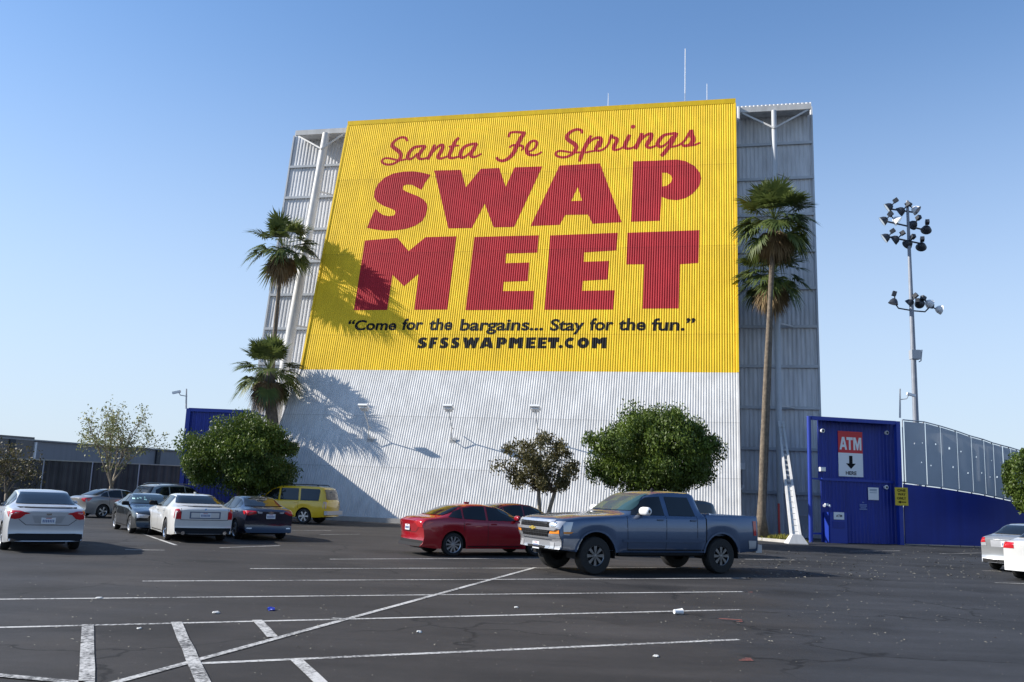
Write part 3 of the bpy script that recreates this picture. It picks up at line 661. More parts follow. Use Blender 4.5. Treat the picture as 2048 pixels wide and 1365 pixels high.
class Car:
    def __init__(s, S, paint, name, root):
        s.S = dict(S); s.root = root
        V, F = body_mesh(s.S)
        me = bpy.data.meshes.new(name+'_body'); me.from_pydata(V, [], F)
        bm = bmesh.new(); bm.from_mesh(me); bmesh.ops.remove_doubles(bm, verts=bm.verts[:], dist=.0006); bmesh.ops.recalc_face_normals(bm, faces=bm.faces[:]); bm.to_mesh(me)
        s.bvh = BVHTree.FromBMesh(bm); bm.free()
        s.body = link('body', me, paint, root, 42); s.paint = paint
    def decal(s, poly, axis, sign, name, m, off=.006, parent=None, res=.05, hole=None):
        """patch that follows the body; axis 'y': poly=(x,z) seen from the side sign; axis 'x': poly=(y,z) seen from front(+)/rear(-)"""
        bm = fill_poly(poly, [hole] if hole else [])
        for ax in (0, 1):
            vs = [v.co[ax] for v in bm.verts]; k = int((max(vs)-min(vs))/res)
            cut(bm, ax, [min(vs)+(i+1)*(max(vs)-min(vs))/(k+1) for i in range(k)])
        ym = s.S['W']/2*(1-.085*s.S.get('taper', 1))*.975; xm = s.S['L']/2-s.S.get('corner', .15)*.9
        for v in bm.verts:
            a, z = v.co.x, v.co.y
            if axis == 'x': a = max(-ym, min(ym, a))
            elif axis == 'y': a = max(-xm, min(xm, a))
            if axis == 'y': o = Vector((a, sign*3, z)); d = Vector((0, -sign, 0))
            elif axis == 'x': o = Vector((sign*5, a, z)); d = Vector((-sign, 0, 0))
            else: o = Vector((a, z, 4)); d = Vector((0, 0, -1))
            hit = s.bvh.ray_cast(o, d)
            if hit[0] is None: hit = s.bvh.find_nearest(o+d*(3-s.S['W']/2 if axis == 'y' else 5-s.S['L']/2))
            p = hit[0]; nn = hit[1]
            if nn.dot(d) > 0: nn = -nn
            v.co = p+nn*off
        bmesh.ops.recalc_face_normals(bm, faces=bm.faces[:])
        me = bpy.data.meshes.new(name); bm.to_mesh(me); bm.free()
        return link(name, me, m, parent or s.root, 30)
    def line(s, a, b, axis, sign, name, m, w=.012, off=.003):
        a, b = Vector(a), Vector(b); d = (b-a).normalized(); n = Vector((-d.y, d.x))*w/2
        return s.decal([tuple(a+n), tuple(b+n), tuple(b-n), tuple(a-n)], axis, sign, name, m, off, res=.05)
    def wheels(s, rim, spokes=10, dark=None, inset=0, twin=False):
        S = s.S; r = S['r']; y = S['W']/2-.02-inset; tw = .215 if r < .4 else .29; rr = r*(.70 if r < .4 else .54)
        for ax in S['axles']:
            for sg in (1, -1):
                Mx = Matrix.Translation((ax, sg*y, r)) @ Matrix.Rotation(-sg*math.pi/2, 4, 'X')   # local +z = outward
                t = MB(); t.lathe([(rr*.97, -tw), (r*.9, -tw), (r*.985, -tw+.03), (r, -tw*.5), (r*.985, -.035), (r*.93, -.006), (rr*1.04, -.002), (rr, -.012)], Mx, 32)
                wh = t.build('wheel', M['black_rubber'], s.root, 40)
                q = MB(); q.lathe([(rr, -.012), (rr*.95, -.03), (rr*.90, -.075), (0.001, -.085)], Mx, 28)
                q.build('rim_well', dark or M['dark_alloy'], wh, 40)
                q = MB(); q.lathe([(rr*1.0, -.010), (rr*.985, -.006), (rr*.93, -.022)], Mx, 32)
                for k in range(spokes):
                    for off in ((-.085, .085) if twin else (0,)):
                        a = 2*math.pi*k/spokes+off; ca, sa = math.cos(a), math.sin(a)
                        c1 = Matrix.Rotation(a, 4, 'Z'); wd = rr*(.075 if twin else .62/spokes+.03)
                        vs = [(rr*.12, -wd*.7, -.02), (rr*.12, wd*.7, -.02), (rr*.96, wd*1.1, -.02), (rr*.96, -wd*1.1, -.02), (rr*.12, -wd*.8, -.06), (rr*.12, wd*.8, -.06), (rr*.96, wd*1.2, -.06), (rr*.96, -wd*1.2, -.06)]
                        q.add([Mx @ (c1 @ Vector(v)) for v in vs], [(0, 1, 2, 3), (0, 4, 5, 1), (1, 5, 6, 2), (2, 6, 7, 3), (3, 7, 4, 0)])
                q.lathe([(0.001, -.012), (rr*.15, -.014), (rr*.2, -.03)], Mx, 16)
                q.build('rim', rim, wh)
        # wheel housings and floor pan
        u = MB(); R = r*S.get('arch', 1.16)
        for ax in S['axles']:
            for sg in (1, -1):
                pts = [(ax+R*1.0*math.cos(a), r+R*math.sin(a)) for a in np.linspace(-.12, math.pi+.12, 20)]
                yo, yi = sg*(S['W']/2-.035), sg*(S['W']/2-.42)
                n0 = [(p[0], yo, p[1]) for p in pts]+[(p[0], yi, p[1]) for p in pts]; m_ = len(pts)
                u.add(n0, [(i, i+1, m_+i+1, m_+i) for i in range(m_-1)]+[tuple(m_+i for i in range(m_))])
        h = S['L']/2
        u.box((0, 0, S['sill']+.10), (S['L']-.5, S['W']-.86, .24)); xf, xr_ = S['axles']
        u.box(((xf+xr_)/2, 0, S['sill']+.10), (xf-xr_-2*R-.02, S['W']-.16, .16))
        u.build('underbody', M['black_plastic'], s.root)
    def common(s, glass=None, handles=True, mirrors=True, seams=True, mirror_mat=None, wglass=None):
        S = s.S; g_ = glass or M['glass']
        for sg in (1, -1):
            for poly in S['side']: s.decal(poly, 'y', sg, 'side_window', g_, .008)
        s.decal(S['rwin'], 'x', -1, 'rear_window', g_, .014, res=.04); s.decal(S['fwin'], 'x', 1, 'windshield', wglass or M['glass_light'], .014, res=.04)
        sd_ = S['side']
        if seams:
            for sg in (1, -1):
                xm = sd_[0][-1][0]-.03; zb = sd_[0][-1][1]; s0 = S['sill']+.06
                s.line((xm, zb-.01), (xm+.02, s0), 'y', sg, 'door_seam', M['black_plastic'])
                xfr = sd_[0][0][0]+.12; s.line((xfr, zb-.04), (xfr-.02, s0), 'y', sg, 'door_seam', M['black_plastic'])
                xre = max(sd_[1][-1][0]-.02, S['axles'][1]+S['r']*.9); s.line((sd_[1][-1][0]-.03, zb), (xre, S['r']*2.0), 'y', sg, 'door_seam', M['black_plastic'])
                s.line((xfr-.03, s0), (S['axles'][1]+S['r']*1.3, s0), 'y', sg, 'sill_seam', M['black_plastic'], .03)
        for sg in (1, -1):
            if handles:
                for xh in (sd_[0][-1][0]+.16, sd_[1][-1][0]+.10):
                    p = s.bvh.ray_cast(Vector((xh, sg*3, sd_[0][-1][1]-.10)), Vector((0, -sg, 0)))[0]
                    if p: MB().box((p.x, p.y+sg*.012, p.z), (.17, .03, .03)).build('door_handle', s.paint, s.root)
            if mirrors:
                x0, z0 = sd_[0][0][0]-.12, sd_[0][0][1]+.06; yb = S['W']/2*.90
                t = MB(); big = 1.3 if S['r'] > .4 else 1.; x0 -= .20 if S['r'] > .4 else 0
                prof = [(.03, -.13), (.066, -.115), (.074, -.06), (.074, .06), (.064, .115), (.03, .13)]
                Mm = Matrix.Translation((x0, sg*(yb+.13*big), z0+.03)) @ Matrix.Rotation(sg*math.pi/2, 4, 'X') @ Matrix.Diagonal((.9*big, 1.05*big, 1.0*big, 1))
                t.lathe(prof, Mm, 14); mo = t.build('wing_mirror', mirror_mat or s.paint, s.root, True)
                MB().bar((x0, sg*(yb-.06), z0-.03), (x0, sg*(yb+.08), z0), .05, .04).build('mirror_arm', M['black_plastic'], mo)
    def plate(s, sign, z, y=0, w=.31, h=.155, m=None):
        p = s.bvh.ray_cast(Vector((sign*5, y, z)), Vector((-sign, 0, 0)))[0]
        pl = MB().box((p.x+sign*.012, y, z), (.012, w, h)).build('licence_plate', m or M['plate'], s.root)
        q = MB(); q.box((p.x+sign*.020, y, z+h*.36), (.004, w*.4, h*.10)); q.build('plate_header', mat('plate_red', (.4, .06, .08), .5), pl)
        q = MB()
        for k in range(7): q.box((p.x+sign*.020, y-w*.36+k*w*.12, z-.01), (.004, w*.07, h*.42))
        q.build('plate_character', mat('plate_blue', (.10, .14, .28), .5), pl)
    def tail(s, side, rear, name='tail_light', m=None):
        """side: (x,z) polygon, rear: (y,z) polygon for the +y half"""
        for sg in (1, -1):
            o = s.decal([(sg*p[0], p[1]) for p in rear], 'x', -1, name, m or M['red_lens'], .008, res=.04)
            if side: s.decal(side, 'y', sg, 'lens_wrap', m or M['red_lens'], .008, parent=o, res=.04)
    def seamline(s, pts, sign, name='trunk_seam', w=.012, m=None):
        for a, b in zip(pts[:-1], pts[1:]): s.line(a, b, 'x', sign, name, m or M['black_plastic'], w)

def car_root(S, name, theta, px, py, which, label, cat, group, scale=1., paint=None):
    """stand the car so that the tyre contact `which` (front/rear, +1 left/-1 right) falls on the ground point"""
    xf = S['L']/2-S['fo']; lx = xf if which[0] == 'f' else xf-S['wb']; ly = which[1]*(S['W']/2-.12)
    th = rad(theta); p = G(px, py)
    o = Vector((p.x-scale*(lx*math.cos(th)-ly*math.sin(th)), p.y-scale*(lx*math.sin(th)+ly*math.cos(th)), 0))
    root = empty(name, o, th, label, cat, group)
    root.scale = (scale,)*3
    return root
GP = 'cars parked in the lot'
dk = M['black_plastic']

# 1 silver sedan, tail toward us
r_ = car_root(SEDAN, 'parked_sedan', 124, 146, 1099, ('r', -1), 'silver sedan with winged red tail lights, nearest at the left, tail facing out', 'car', GP)
c = Car(SEDAN, CP['silver'], 'sedan', r_); c.wheels(M['alloy'], 10, twin=True); c.common()
c.tail([(-1.98, .93), (-2.2, .95), (-2.33, .92), (-2.33, .80), (-2.2, .80)], [(.88, .97), (.62, .965), (.44, .925), (.40, .905), (.50, .885), (.60, .79), (.70, .77), (.88, .80)])
c.seamline([(-.62, .77), (-.46, .64), (.46, .64), (.62, .77)], -1)
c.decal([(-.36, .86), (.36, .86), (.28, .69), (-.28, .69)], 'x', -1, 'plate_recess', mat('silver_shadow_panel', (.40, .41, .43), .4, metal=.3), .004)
c.decal([(-.66, 1.055), (.66, 1.055), (.62, 1.03), (-.62, 1.03)], 'x', -1, 'spoiler_edge', dk, .006)
c.decal([(-.84, .42), (-.60, .44), (.60, .44), (.84, .42), (.78, .24), (-.78, .24)], 'x', -1, 'lower_bumper', dk, .006)
c.plate(-1, .745); c.decal([(-.055, .915), (.055, .915), (.055, .875), (-.055, .875)], 'x', -1, 'badge', M['chrome'], .008)
# 2 sliver of a car beyond it at the frame edge
r_ = car_root(SUV, 'parked_suv', 124, -40, 1060, ('r', -1), 'pale blue-white car cut off by the left edge behind the silver sedan', 'car', GP, .93)
c = Car(SUV, paint_mat('pale_blue_car_paint', (.45, .52, .58), .2, .3), 'suv', r_); c.wheels(M['alloy'], 5); c.common(); c.tail([(-2.1, 1.0), (-2.36, 1.0), (-2.36, .8), (-2.2, .8)], [(.9, 1.02), (.65, 1.02), (.65, .85), (.9, .85)])
# 3 grey sedan under the bare tree
r_ = car_root(SEDAN, 'parked_sedan', 55, 202, 1036, ('r', -1), 'taupe grey sedan parked behind the bare tree trunk near the left fence', 'car', GP, .88)
c = Car(SEDAN, CP['taupe'], 'sedan', r_); c.wheels(M['alloy'], 5, twin=True); c.common()
c.tail([(-1.95, .98), (-2.33, .97), (-2.33, .80), (-2.1, .82)], [(.88, .98), (.58, .97), (.55, .90), (.66, .80), (.88, .80)]); c.plate(-1, .72); c.decal([(-.8, .4), (.8, .4), (.74, .24), (-.74, .24)], 'x', -1, 'lower_bumper', dk, .006)
# 4 black sedan facing us
r_ = car_root(SEDAN, 'parked_sedan', -56, 262, 1067, ('f', -1), 'black sedan facing out with reflections on its windshield, beside the white sedan', 'car', GP, .90)
c = Car(SEDAN, CP['black'], 'sedan', r_); c.wheels(M['alloy'], 7, twin=True); c.common(mirror_mat=M['black_plastic'])
for sg in (1, -1):
    c.decal([(sg*.40, .70), (sg*.82, .74), (sg*.82, .60), (sg*.45, .60)], 'x', 1, 'headlight', M['clear_lens'], .008)
c.decal([(-.36, .70), (.36, .70), (.32, .55), (-.32, .55)], 'x', 1, 'grille', dk, .006)
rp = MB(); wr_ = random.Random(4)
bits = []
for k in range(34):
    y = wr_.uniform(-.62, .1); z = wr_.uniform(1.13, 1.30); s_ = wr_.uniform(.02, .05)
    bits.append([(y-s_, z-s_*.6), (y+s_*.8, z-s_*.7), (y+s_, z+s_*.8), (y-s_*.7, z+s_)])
sh = mat('painted_reflection', (.30, .52, .50), .4, metal=.2)  # greenish colour for the windshield reflections, painted on as small patches
for k, b_ in enumerate(bits[:22]): c.decal(b_, 'x', 1, 'reflection_patch', sh, .006+.0006*k)
# 5 silver-grey SUV
r_ = car_root(SUV, 'parked_suv', 58, 330, 1040, ('r', -1), 'silver-grey SUV parked behind the black sedan with dark rear glass', 'car', GP, .93)
c = Car(SUV, CP['beige'], 'suv', r_); c.wheels(M['alloy'], 5); c.common(); c.tail([(-2.1, 1.05), (-2.36, 1.05), (-2.36, .85), (-2.2, .85)], [(.92, 1.08), (.68, 1.06), (.68, .88), (.92, .86)])
for sg in (1, -1): MB().tube([(.1, sg*.58, 1.70), (-.2, sg*.585, 1.735), (-1.5, sg*.57, 1.72), (-1.7, sg*.56, 1.67)], .018, 8).build('roof_rail', M['alloy'], r_)
# 6 white luxury sedan
r_ = car_root(LUX, 'parked_sedan', 121, 440, 1081, ('r', -1), 'white luxury sedan with tall narrow red tail lights and wide plate frame', 'car', GP, .97)
c = Car(LUX, CP['pearl'], 'sedan', r_); c.wheels(M['chrome'], 7, twin=True); c.common(mirror_mat=M['black_plastic'])
c.tail([(-2.42, 1.0), (-2.62, 1.0), (-2.62, .70), (-2.42, .72)], [(.95, 1.0), (.76, 1.0), (.71, .92), (.69, .70), (.95, .70)])
c.seamline([(-.70, 1.02), (-.70, .68), (.70, .68), (.70, 1.02)], -1, w=.014)
c.decal([(-.46, .93), (.46, .93), (.46, .72), (-.46, .72)], 'x', -1, 'plate_frame', mat('plate_frame_blue', (.10, .13, .20), .35, metal=.4), .006, hole=[(-.42, .90), (.42, .90), (.42, .75), (-.42, .75)])
c.plate(-1, .825, 0, .33, .15); c.decal([(-.60, 1.09), (.60, 1.09), (.5, 1.065), (-.5, 1.065)], 'x', -1, 'brake_light_strip', dk, .006)
c.decal([(-.03, 1.02), (.03, 1.02), (.04, .97), (-.04, .97)], 'x', -1, 'badge', M['chrome'], .008)
c.decal([(-.88, .44), (.88, .44), (.82, .22), (-.82, .22)], 'x', -1, 'lower_bumper', dk, .006)
MB().tube([(-2.5, -.62, .30), (-2.66, -.62, .29)], [.05, .055], 12).build('exhaust_tip', M['chrome'], r_); MB().tube([(-2.5, .62, .30), (-2.66, .62, .29)], [.05, .055], 12).build('exhaust_tip', M['chrome'], r_)
MB().box((-.9, 0, 1.475), (.12, .05, .05)).build('roof_antenna', CP['pearl'], r_)
# 7 dark navy sedan
r_ = car_root(SEDAN, 'parked_sedan', 124, 560, 1078, ('r', -1), 'dark navy sedan with a white plate between the white sedan and yellow SUV', 'car', GP, .95)
c = Car(SEDAN, CP['navy'], 'sedan', r_); c.wheels(M['alloy'], 5, twin=True); c.common()
c.tail([(-2.0, .97), (-2.33, .96), (-2.33, .84), (-2.1, .86)], [(.88, .98), (.50, .965), (.48, .90), (.70, .83), (.88, .84)])
for sg in (1, -1): c.decal([(sg*.46, .955), (sg*.30, .94), (sg*.30, .90), (sg*.44, .895)], 'x', -1, 'reverse_light', M['clear_lens'], .008)
c.plate(-1, .80); c.decal([(-.09, .94), (-.03, .94), (-.03, .955), (.03, .955), (.03, .94), (.09, .94), (.08, .905), (.03, .905), (.03, .89), (-.03, .89), (-.03, .905), (-.08, .905)], 'x', -1, 'badge', M['chrome'], .009)
for sg in (1, -1): c.decal([(sg*.58, .42), (sg*.74, .42), (sg*.76, .38), (sg*.60, .38)], 'x', -1, 'reflector', M['clear_lens'], .008)
# 8 yellow SUV
r_ = car_root(BIGSUV, 'parked_suv', 166, 607, 1048, ('r', 1), 'boxy yellow SUV with grey rear bumper against the white wall', 'car', GP, .91)
c = Car(BIGSUV, CP['yellow'], 'suv', r_); c.wheels(M['alloy'], 6); c.common(seams=True)
c.tail([(-2.44, 1.12), (-2.62, 1.12), (-2.62, .80), (-2.44, .80)], [(1.0, 1.14), (.78, 1.14), (.78, .80), (1.0, .80)], m=mat('pale_red_lens', (.60, .40, .30), .2, coat=.6))
c.decal([(-.98, .68), (.98, .68), (.95, .48), (-.95, .48)], 'x', -1, 'rear_bumper', M['galv'], .012)
MB().box((-2.62, 0, .58), (.16, 1.86, .20)).build('rear_bumper', M['galv'], r_)
for sg in (1, -1):
    c.decal([(2.2, .58), (2.2, .50), (-2.5, .50), (-2.5, .58)], 'y', sg, 'side_cladding', M['galv'], .004) if False else None
    MB().tube([(.2, sg*.66, 1.92), (.1, sg*.66, 1.965), (-1.9, sg*.66, 1.975), (-2.0, sg*.66, 1.92)], .022, 8).build('roof_rail', M['black_plastic'], r_)
# 9 red sedan
r_ = car_root(SEDAN, 'parked_sedan', 29, 903, 1113, ('r', -1), 'bright red sedan seen from its right rear beside the pickup grille', 'car', GP)
c = Car(SEDAN, CP['red'], 'sedan', r_); c.wheels(M['alloy'], 10); c.common()
c.tail([(-1.95, .93), (-2.2, .95), (-2.33, .92), (-2.33, .80), (-2.2, .80)], [(.88, .97), (.62, .965), (.44, .925), (.40, .905), (.50, .885), (.60, .79), (.70, .77), (.88, .80)])
c.decal([(-.80, .42), (-.60, .43), (.60, .43), (.80, .42), (.76, .26), (-.76, .26)], 'x', -1, 'lower_bumper', dk, .006); c.plate(-1, .755)
c.seamline([(-.62, .77), (-.46, .64), (.46, .64), (.62, .77)], -1); c.decal([(-.66, 1.055), (.66, 1.055), (.62, 1.03), (-.62, 1.03)], 'x', -1, 'spoiler_edge', CP['darkred'], .006)
MB().box((-.55, 0, 1.47), (.14, .04, .05)).build('roof_antenna', CP['red'], r_)
# 10 dark red car beyond it
r_ = car_root(SEDAN, 'parked_sedan', 29, 990, 1096, ('r', -1), 'dark red car tucked behind the bright red sedan and pickup hood', 'car', GP)
c = Car(SEDAN, CP['darkred'], 'sedan', r_); c.wheels(M['alloy'], 5); c.common(); c.tail(None, [(.88, .97), (.55, .965), (.55, .85), (.88, .80)])
# 11 black SUV behind the pickup bed
r_ = car_root(BIGSUV, 'parked_suv', 208, 1392, 1112, ('r', 1), 'black SUV parked behind the bed of the blue pickup', 'car', GP, .94)
c = Car(BIGSUV, CP['black'], 'suv', r_); c.wheels(M['alloy'], 6); c.common(); c.tail(None, [(.98, 1.14), (.76, 1.14), (.76, .80), (.98, .80)])
# 12 grey sedan at the right edge
r_ = car_root(SEDAN, 'parked_sedan', 40, 1992, 1139, ('r', 1), 'grey sedan at the right edge with red and white tail lights', 'car', GP)
c = Car(SEDAN, CP['gunmetal'], 'sedan', r_); c.wheels(M['alloy'], 5, twin=True); c.common()
c.tail([(-2.05, .99), (-2.33, .98), (-2.33, .82), (-2.15, .82)], [(.88, 1.0), (.68, .99), (.64, .86), (.88, .84)])
for sg in (1, -1): c.decal([(sg*.88, .83), (sg*.63, .85), (sg*.62, .76), (sg*.88, .74)], 'x', -1, 'reverse_light', M['clear_lens'], .008)
c.plate(-1, .83, 0, .33, .17); c.decal([(-.82, .44), (.82, .44), (.82, .405), (-.82, .405)], 'x', -1, 'bumper_strip', M['alloy'], .008); c.decal([(-.78, .36), (.78, .36), (.72, .22), (-.72, .22)], 'x', -1, 'lower_bumper', dk, .006)
c.decal([(-.48, .93), (.48, .93), (.48, .73), (-.48, .73)], 'x', -1, 'plate_recess', CP['silver'], .004)
# 13 white sedan cut by the right edge
r_ = car_root(SEDAN, 'parked_sedan', 40, 2040, 1157, ('r', 1), 'white sedan cut off by the right edge in front of the grey sedan', 'car', GP)
c = Car(SEDAN, CP['pearl'], 'sedan', r_); c.wheels(M['alloy'], 5); c.common()
c.tail([(-1.95, 1.0), (-2.33, .99), (-2.33, .82), (-2.05, .82)], [(.88, 1.0), (.50, .99), (.50, .84), (.88, .84)]); c.plate(-1, .7)

# 14 the pickup
r_ = car_root(PICKUP, 'pickup_truck', 207, 1186, 1150, ('f', 1), 'slate blue crew-cab pickup with chrome grille and black off-road wheels', 'pickup truck', None, 1.03)
c = Car(PICKUP, CP['steelblue'], 'pickup', r_)
c.wheels(mat('machined_spoke', (.20, .20, .205), .35, metal=.8), 8, dark=M['black_plastic'], twin=True); c.common(mirror_mat=M['white'], wglass=mat('teal_windshield', (.035, .075, .085), .06, spec=.25))
h = 2.925
c.decal([(-.80, 1.185), (.80, 1.185), (.80, 1.135), (-.80, 1.135)], 'x', 1, 'grille_header', M['bright_trim'], .03)
c.decal([(-.66, 1.145), (.66, 1.145), (.64, 1.03), (-.64, 1.03)], 'x', 1, 'upper_grille', dk, .02)
c.decal([(-.95, 1.03), (.95, 1.03), (.84, .965), (-.84, .965)], 'x', 1, 'grille_bar', M['bright_trim'], .045)
c.decal([(-.66, .965), (.66, .965), (.56, .83), (-.56, .83)], 'x', 1, 'lower_grille', dk, .02)
c.decal([(-.68, .835), (.68, .835), (.64, .79), (-.64, .79)], 'x', 1, 'grille_sill', M['bright_trim'], .045)
for z in (1.11, 1.065, .93, .88):
    c.decal([(-.62, z+.008), (.62, z+.008), (.62, z-.008), (-.62, z-.008)], 'x', 1, 'grille_slat', M['dark_alloy'], .032)
for y in np.linspace(-.55, .55, 9):
    c.decal([(y-.008, 1.14), (y+.008, 1.14), (y+.008, 1.035), (y-.008, 1.035)], 'x', 1, 'grille_slat', M['dark_alloy'], .034); c.decal([(y*.9-.008, .96), (y*.9+.008, .96), (y*.9+.008, .84), (y*.9-.008, .84)], 'x', 1, 'grille_slat', M['dark_alloy'], .034)
for sg in (1, -1):
    hl = c.decal([(sg*.66, 1.16), (sg*.99, 1.17), (sg*.99, 1.00), (sg*.68, 1.02)], 'x', 1, 'headlight', M['clear_lens'], .014, res=.05)
    c.decal([(2.56, 1.16), (2.84, 1.16), (2.84, .88), (2.66, .87)], 'y', sg, 'lens_wrap', M['clear_lens'], .010, parent=hl, res=.05)
    c.decal([(sg*.74, 1.14), (sg*.86, 1.14), (sg*.86, 1.04), (sg*.74, 1.04)], 'x', 1, 'lamp_bowl', M['chrome'], .02, parent=hl, res=.05)
    c.decal([(sg*.70, .97), (sg*.99, .98), (sg*.99, .90), (sg*.66, .89)], 'x', 1, 'turn_signal', M['amber_lens'], .014, res=.05)
    c.decal([(2.56, .945), (2.84, .945), (2.84, .90), (2.62, .905)], 'y', sg, 'turn_signal', M['amber_lens'], .016, res=.05)
    c.decal([(sg*.62, .885), (sg*.99, .89), (sg*.99, .80), (sg*.60, .80)], 'x', 1, 'lamp_trim', M['bright_trim'], .012, res=.05)
    c.decal([(sg*.62, .70), (sg*.78, .70), (sg*.76, .56), (sg*.64, .56)], 'x', 1, 'fog_lamp', M['clear_lens'], .024, res=.05)
    c.decal([(2.30, .80), (2.85, .80), (2.85, .56), (2.38, .56)], 'y', sg, 'bumper_wrap', M['bright_trim'], .012, res=.06)
c.decal([(-.98, .795), (.98, .795), (.98, .66), (.62, .60), (.5, .52), (-.5, .52), (-.62, .60), (-.98, .66)], 'x', 1, 'front_bumper', M['bright_trim'], .016)
c.decal([(-.98, .655), (-.62, .595), (-.5, .515), (.5, .515), (.62, .595), (.98, .655), (.95, .46), (-.95, .46)], 'x', 1, 'lower_bumper', M['galv'], .014)
c.decal([(-.42, .60), (.42, .60), (.36, .50), (-.36, .50)], 'x', 1, 'air_intake', dk, .02); c.plate(1, .60, -.02, .31, .16)
c.decal([(-.13, .985), (-.045, .985), (-.045, 1.02), (.045, 1.02), (.045, .985), (.13, .985), (.13+.02, 1.0), (.15, 1.005), (.13, 1.012)][:0] or
        [(-.15, .98), (-.05, .98), (-.05, .955), (.05, .955), (.05, .98), (.15, .98), (.13, 1.015), (.05, 1.015), (.05, 1.04), (-.05, 1.04), (-.05, 1.015), (-.17, 1.015)], 'x', 1, 'badge', M['gold'], .06, res=.05)
for sg in (1, -1):
    c.decal([(1.22, 1.06), (1.22, 1.045), (-1.16, 1.055), (-1.16, 1.07)], 'y', sg, 'body_crease', mat('crease_highlight_paint', (.07, .10, .18), .25, metal=.4, coat=.9), .003)
    c.decal([(1.22, .80), (1.22, .74), (-1.16, .74), (-1.16, .80)], 'y', sg, 'door_moulding', CP['steelblue'], .016)
    c.line((-1.22, 1.33), (-1.22, .62), 'y', sg, 'bed_seam', dk, .03)
    tl_ = c.decal([(-2.70, 1.28), (-2.93, 1.28), (-2.93, .92), (-2.72, .92)], 'y', sg, 'tail_light', M['red_lens'], .012, res=.05)
    c.decal([(sg*.99, 1.28), (sg*.84, 1.28), (sg*.84, .92), (sg*.99, .92)], 'x', -1, 'lens_wrap', M['red_lens'], .012, parent=tl_, res=.05)
    c.decal([(-2.55, .80), (-2.92, .80), (-2.92, .62), (-2.58, .60)], 'y', sg, 'bumper_end', M['galv'], .012)
    # wheel arch lips
    for ax in c.S['axles']:
        R = .425*1.25; pts = [(ax+(R+.05)*math.cos(a), .425+(R+.05)*math.sin(a)) for a in np.linspace(.05, math.pi-.05, 18)]+[(ax+(R+.004)*math.cos(a), .425+(R+.004)*math.sin(a)) for a in np.linspace(math.pi-.05, .05, 18)]
        c.decal(pts, 'y', sg, 'arch_lip', CP['steelblue'], .018, res=.1)
    MB().tube([(1.3, sg*.90, .46), (-1.2, sg*.90, .46)], .05, 10).build('side_step', dk, r_)
MB().box((-2.98, 0, .60), (.20, 1.8, .20)).build('rear_bumper', M['galv'], r_)
MB().bar((-3.02, 0, .52), (-3.26, 0, .50), .07).build('tow_hitch', dk, r_)
MB().box((-2.93, .55, 1.12), (.03, .2, .05)).build('tailgate_handle', dk, r_)
MB().lathe([(.07, 0), (.05, .03), (.02, .07), (.001, .08)], Matrix.Translation((-.1, .3, 1.93)), 12).build('roof_antenna', dk, r_)

# ------------------------------------------------------------------ vegetation
def leaf_mat(name, a, b_, scale=1.2, tr=.25, rough=.5):
    m = bpy.data.materials.new(name); m.use_nodes = True; nt = m.node_tree; b = nt.nodes['Principled BSDF']
    tc = nt.nodes.new('ShaderNodeTexCoord'); n = nt.nodes.new('ShaderNodeTexNoise'); n.inputs['Scale'].default_value = scale; n.inputs['Detail'].default_value = 5
    nt.links.new(tc.outputs['Object'], n.inputs['Vector'])
    at_ = nt.nodes.new('ShaderNodeAttribute'); at_.attribute_name = 'leaf_shade'; at_.attribute_type = 'GEOMETRY'
    ad = nt.nodes.new('ShaderNodeMath'); ad.operation = 'MULTIPLY_ADD'; ad.inputs[1].default_value = .55; ad.inputs[2].default_value = 0
    nt.links.new(at_.outputs['Fac'], ad.inputs[0]); a2 = nt.nodes.new('ShaderNodeMath'); a2.operation = 'MULTIPLY_ADD'; a2.inputs[1].default_value = .9
    nt.links.new(n.outputs['Fac'], a2.inputs[0]); nt.links.new(ad.outputs[0], a2.inputs[2])
    r = nt.nodes.new('ShaderNodeValToRGB'); r.color_ramp.elements[0].position = .35; r.color_ramp.elements[0].color = (*a, 1); r.color_ramp.elements[1].position = 1.; r.color_ramp.elements[1].color = (*b_, 1)
    nt.links.new(a2.outputs[0], r.inputs[0]); nt.links.new(r.outputs[0], b.inputs['Base Color'])
    b.inputs['Roughness'].default_value = rough; b.inputs['Specular IOR Level'].default_value = .35
    t = nt.nodes.new('ShaderNodeBsdfTranslucent'); nt.links.new(r.outputs[0], t.inputs['Color'])
    mx = nt.nodes.new('ShaderNodeMixShader'); mx.inputs[0].default_value = tr
    nt.links.new(b.outputs[0], mx.inputs[1]); nt.links.new(t.outputs[0], mx.inputs[2]); nt.links.new(mx.outputs[0], nt.nodes['Material Output'].inputs['Surface'])
    return m
LM = {'ficus': leaf_mat('ficus_leaves', (.022, .046, .009), (.125, .180, .024)), 'olive': leaf_mat('dull_olive_leaves', (.045, .042, .015), (.135, .118, .042)),
      'sparse': leaf_mat('pale_sparse_leaves', (.13, .145, .05), (.30, .31, .13)), 'palm': leaf_mat('palm_leaves', (.034, .060, .015), (.15, .185, .050), 1.5, .3),
      'dead': leaf_mat('dry_palm_leaves', (.13, .08, .04), (.34, .25, .13), 1.5, .15, .8), 'weeds': leaf_mat('yellow_green_weeds', (.13, .14, .02), (.34, .32, .06), 4)}

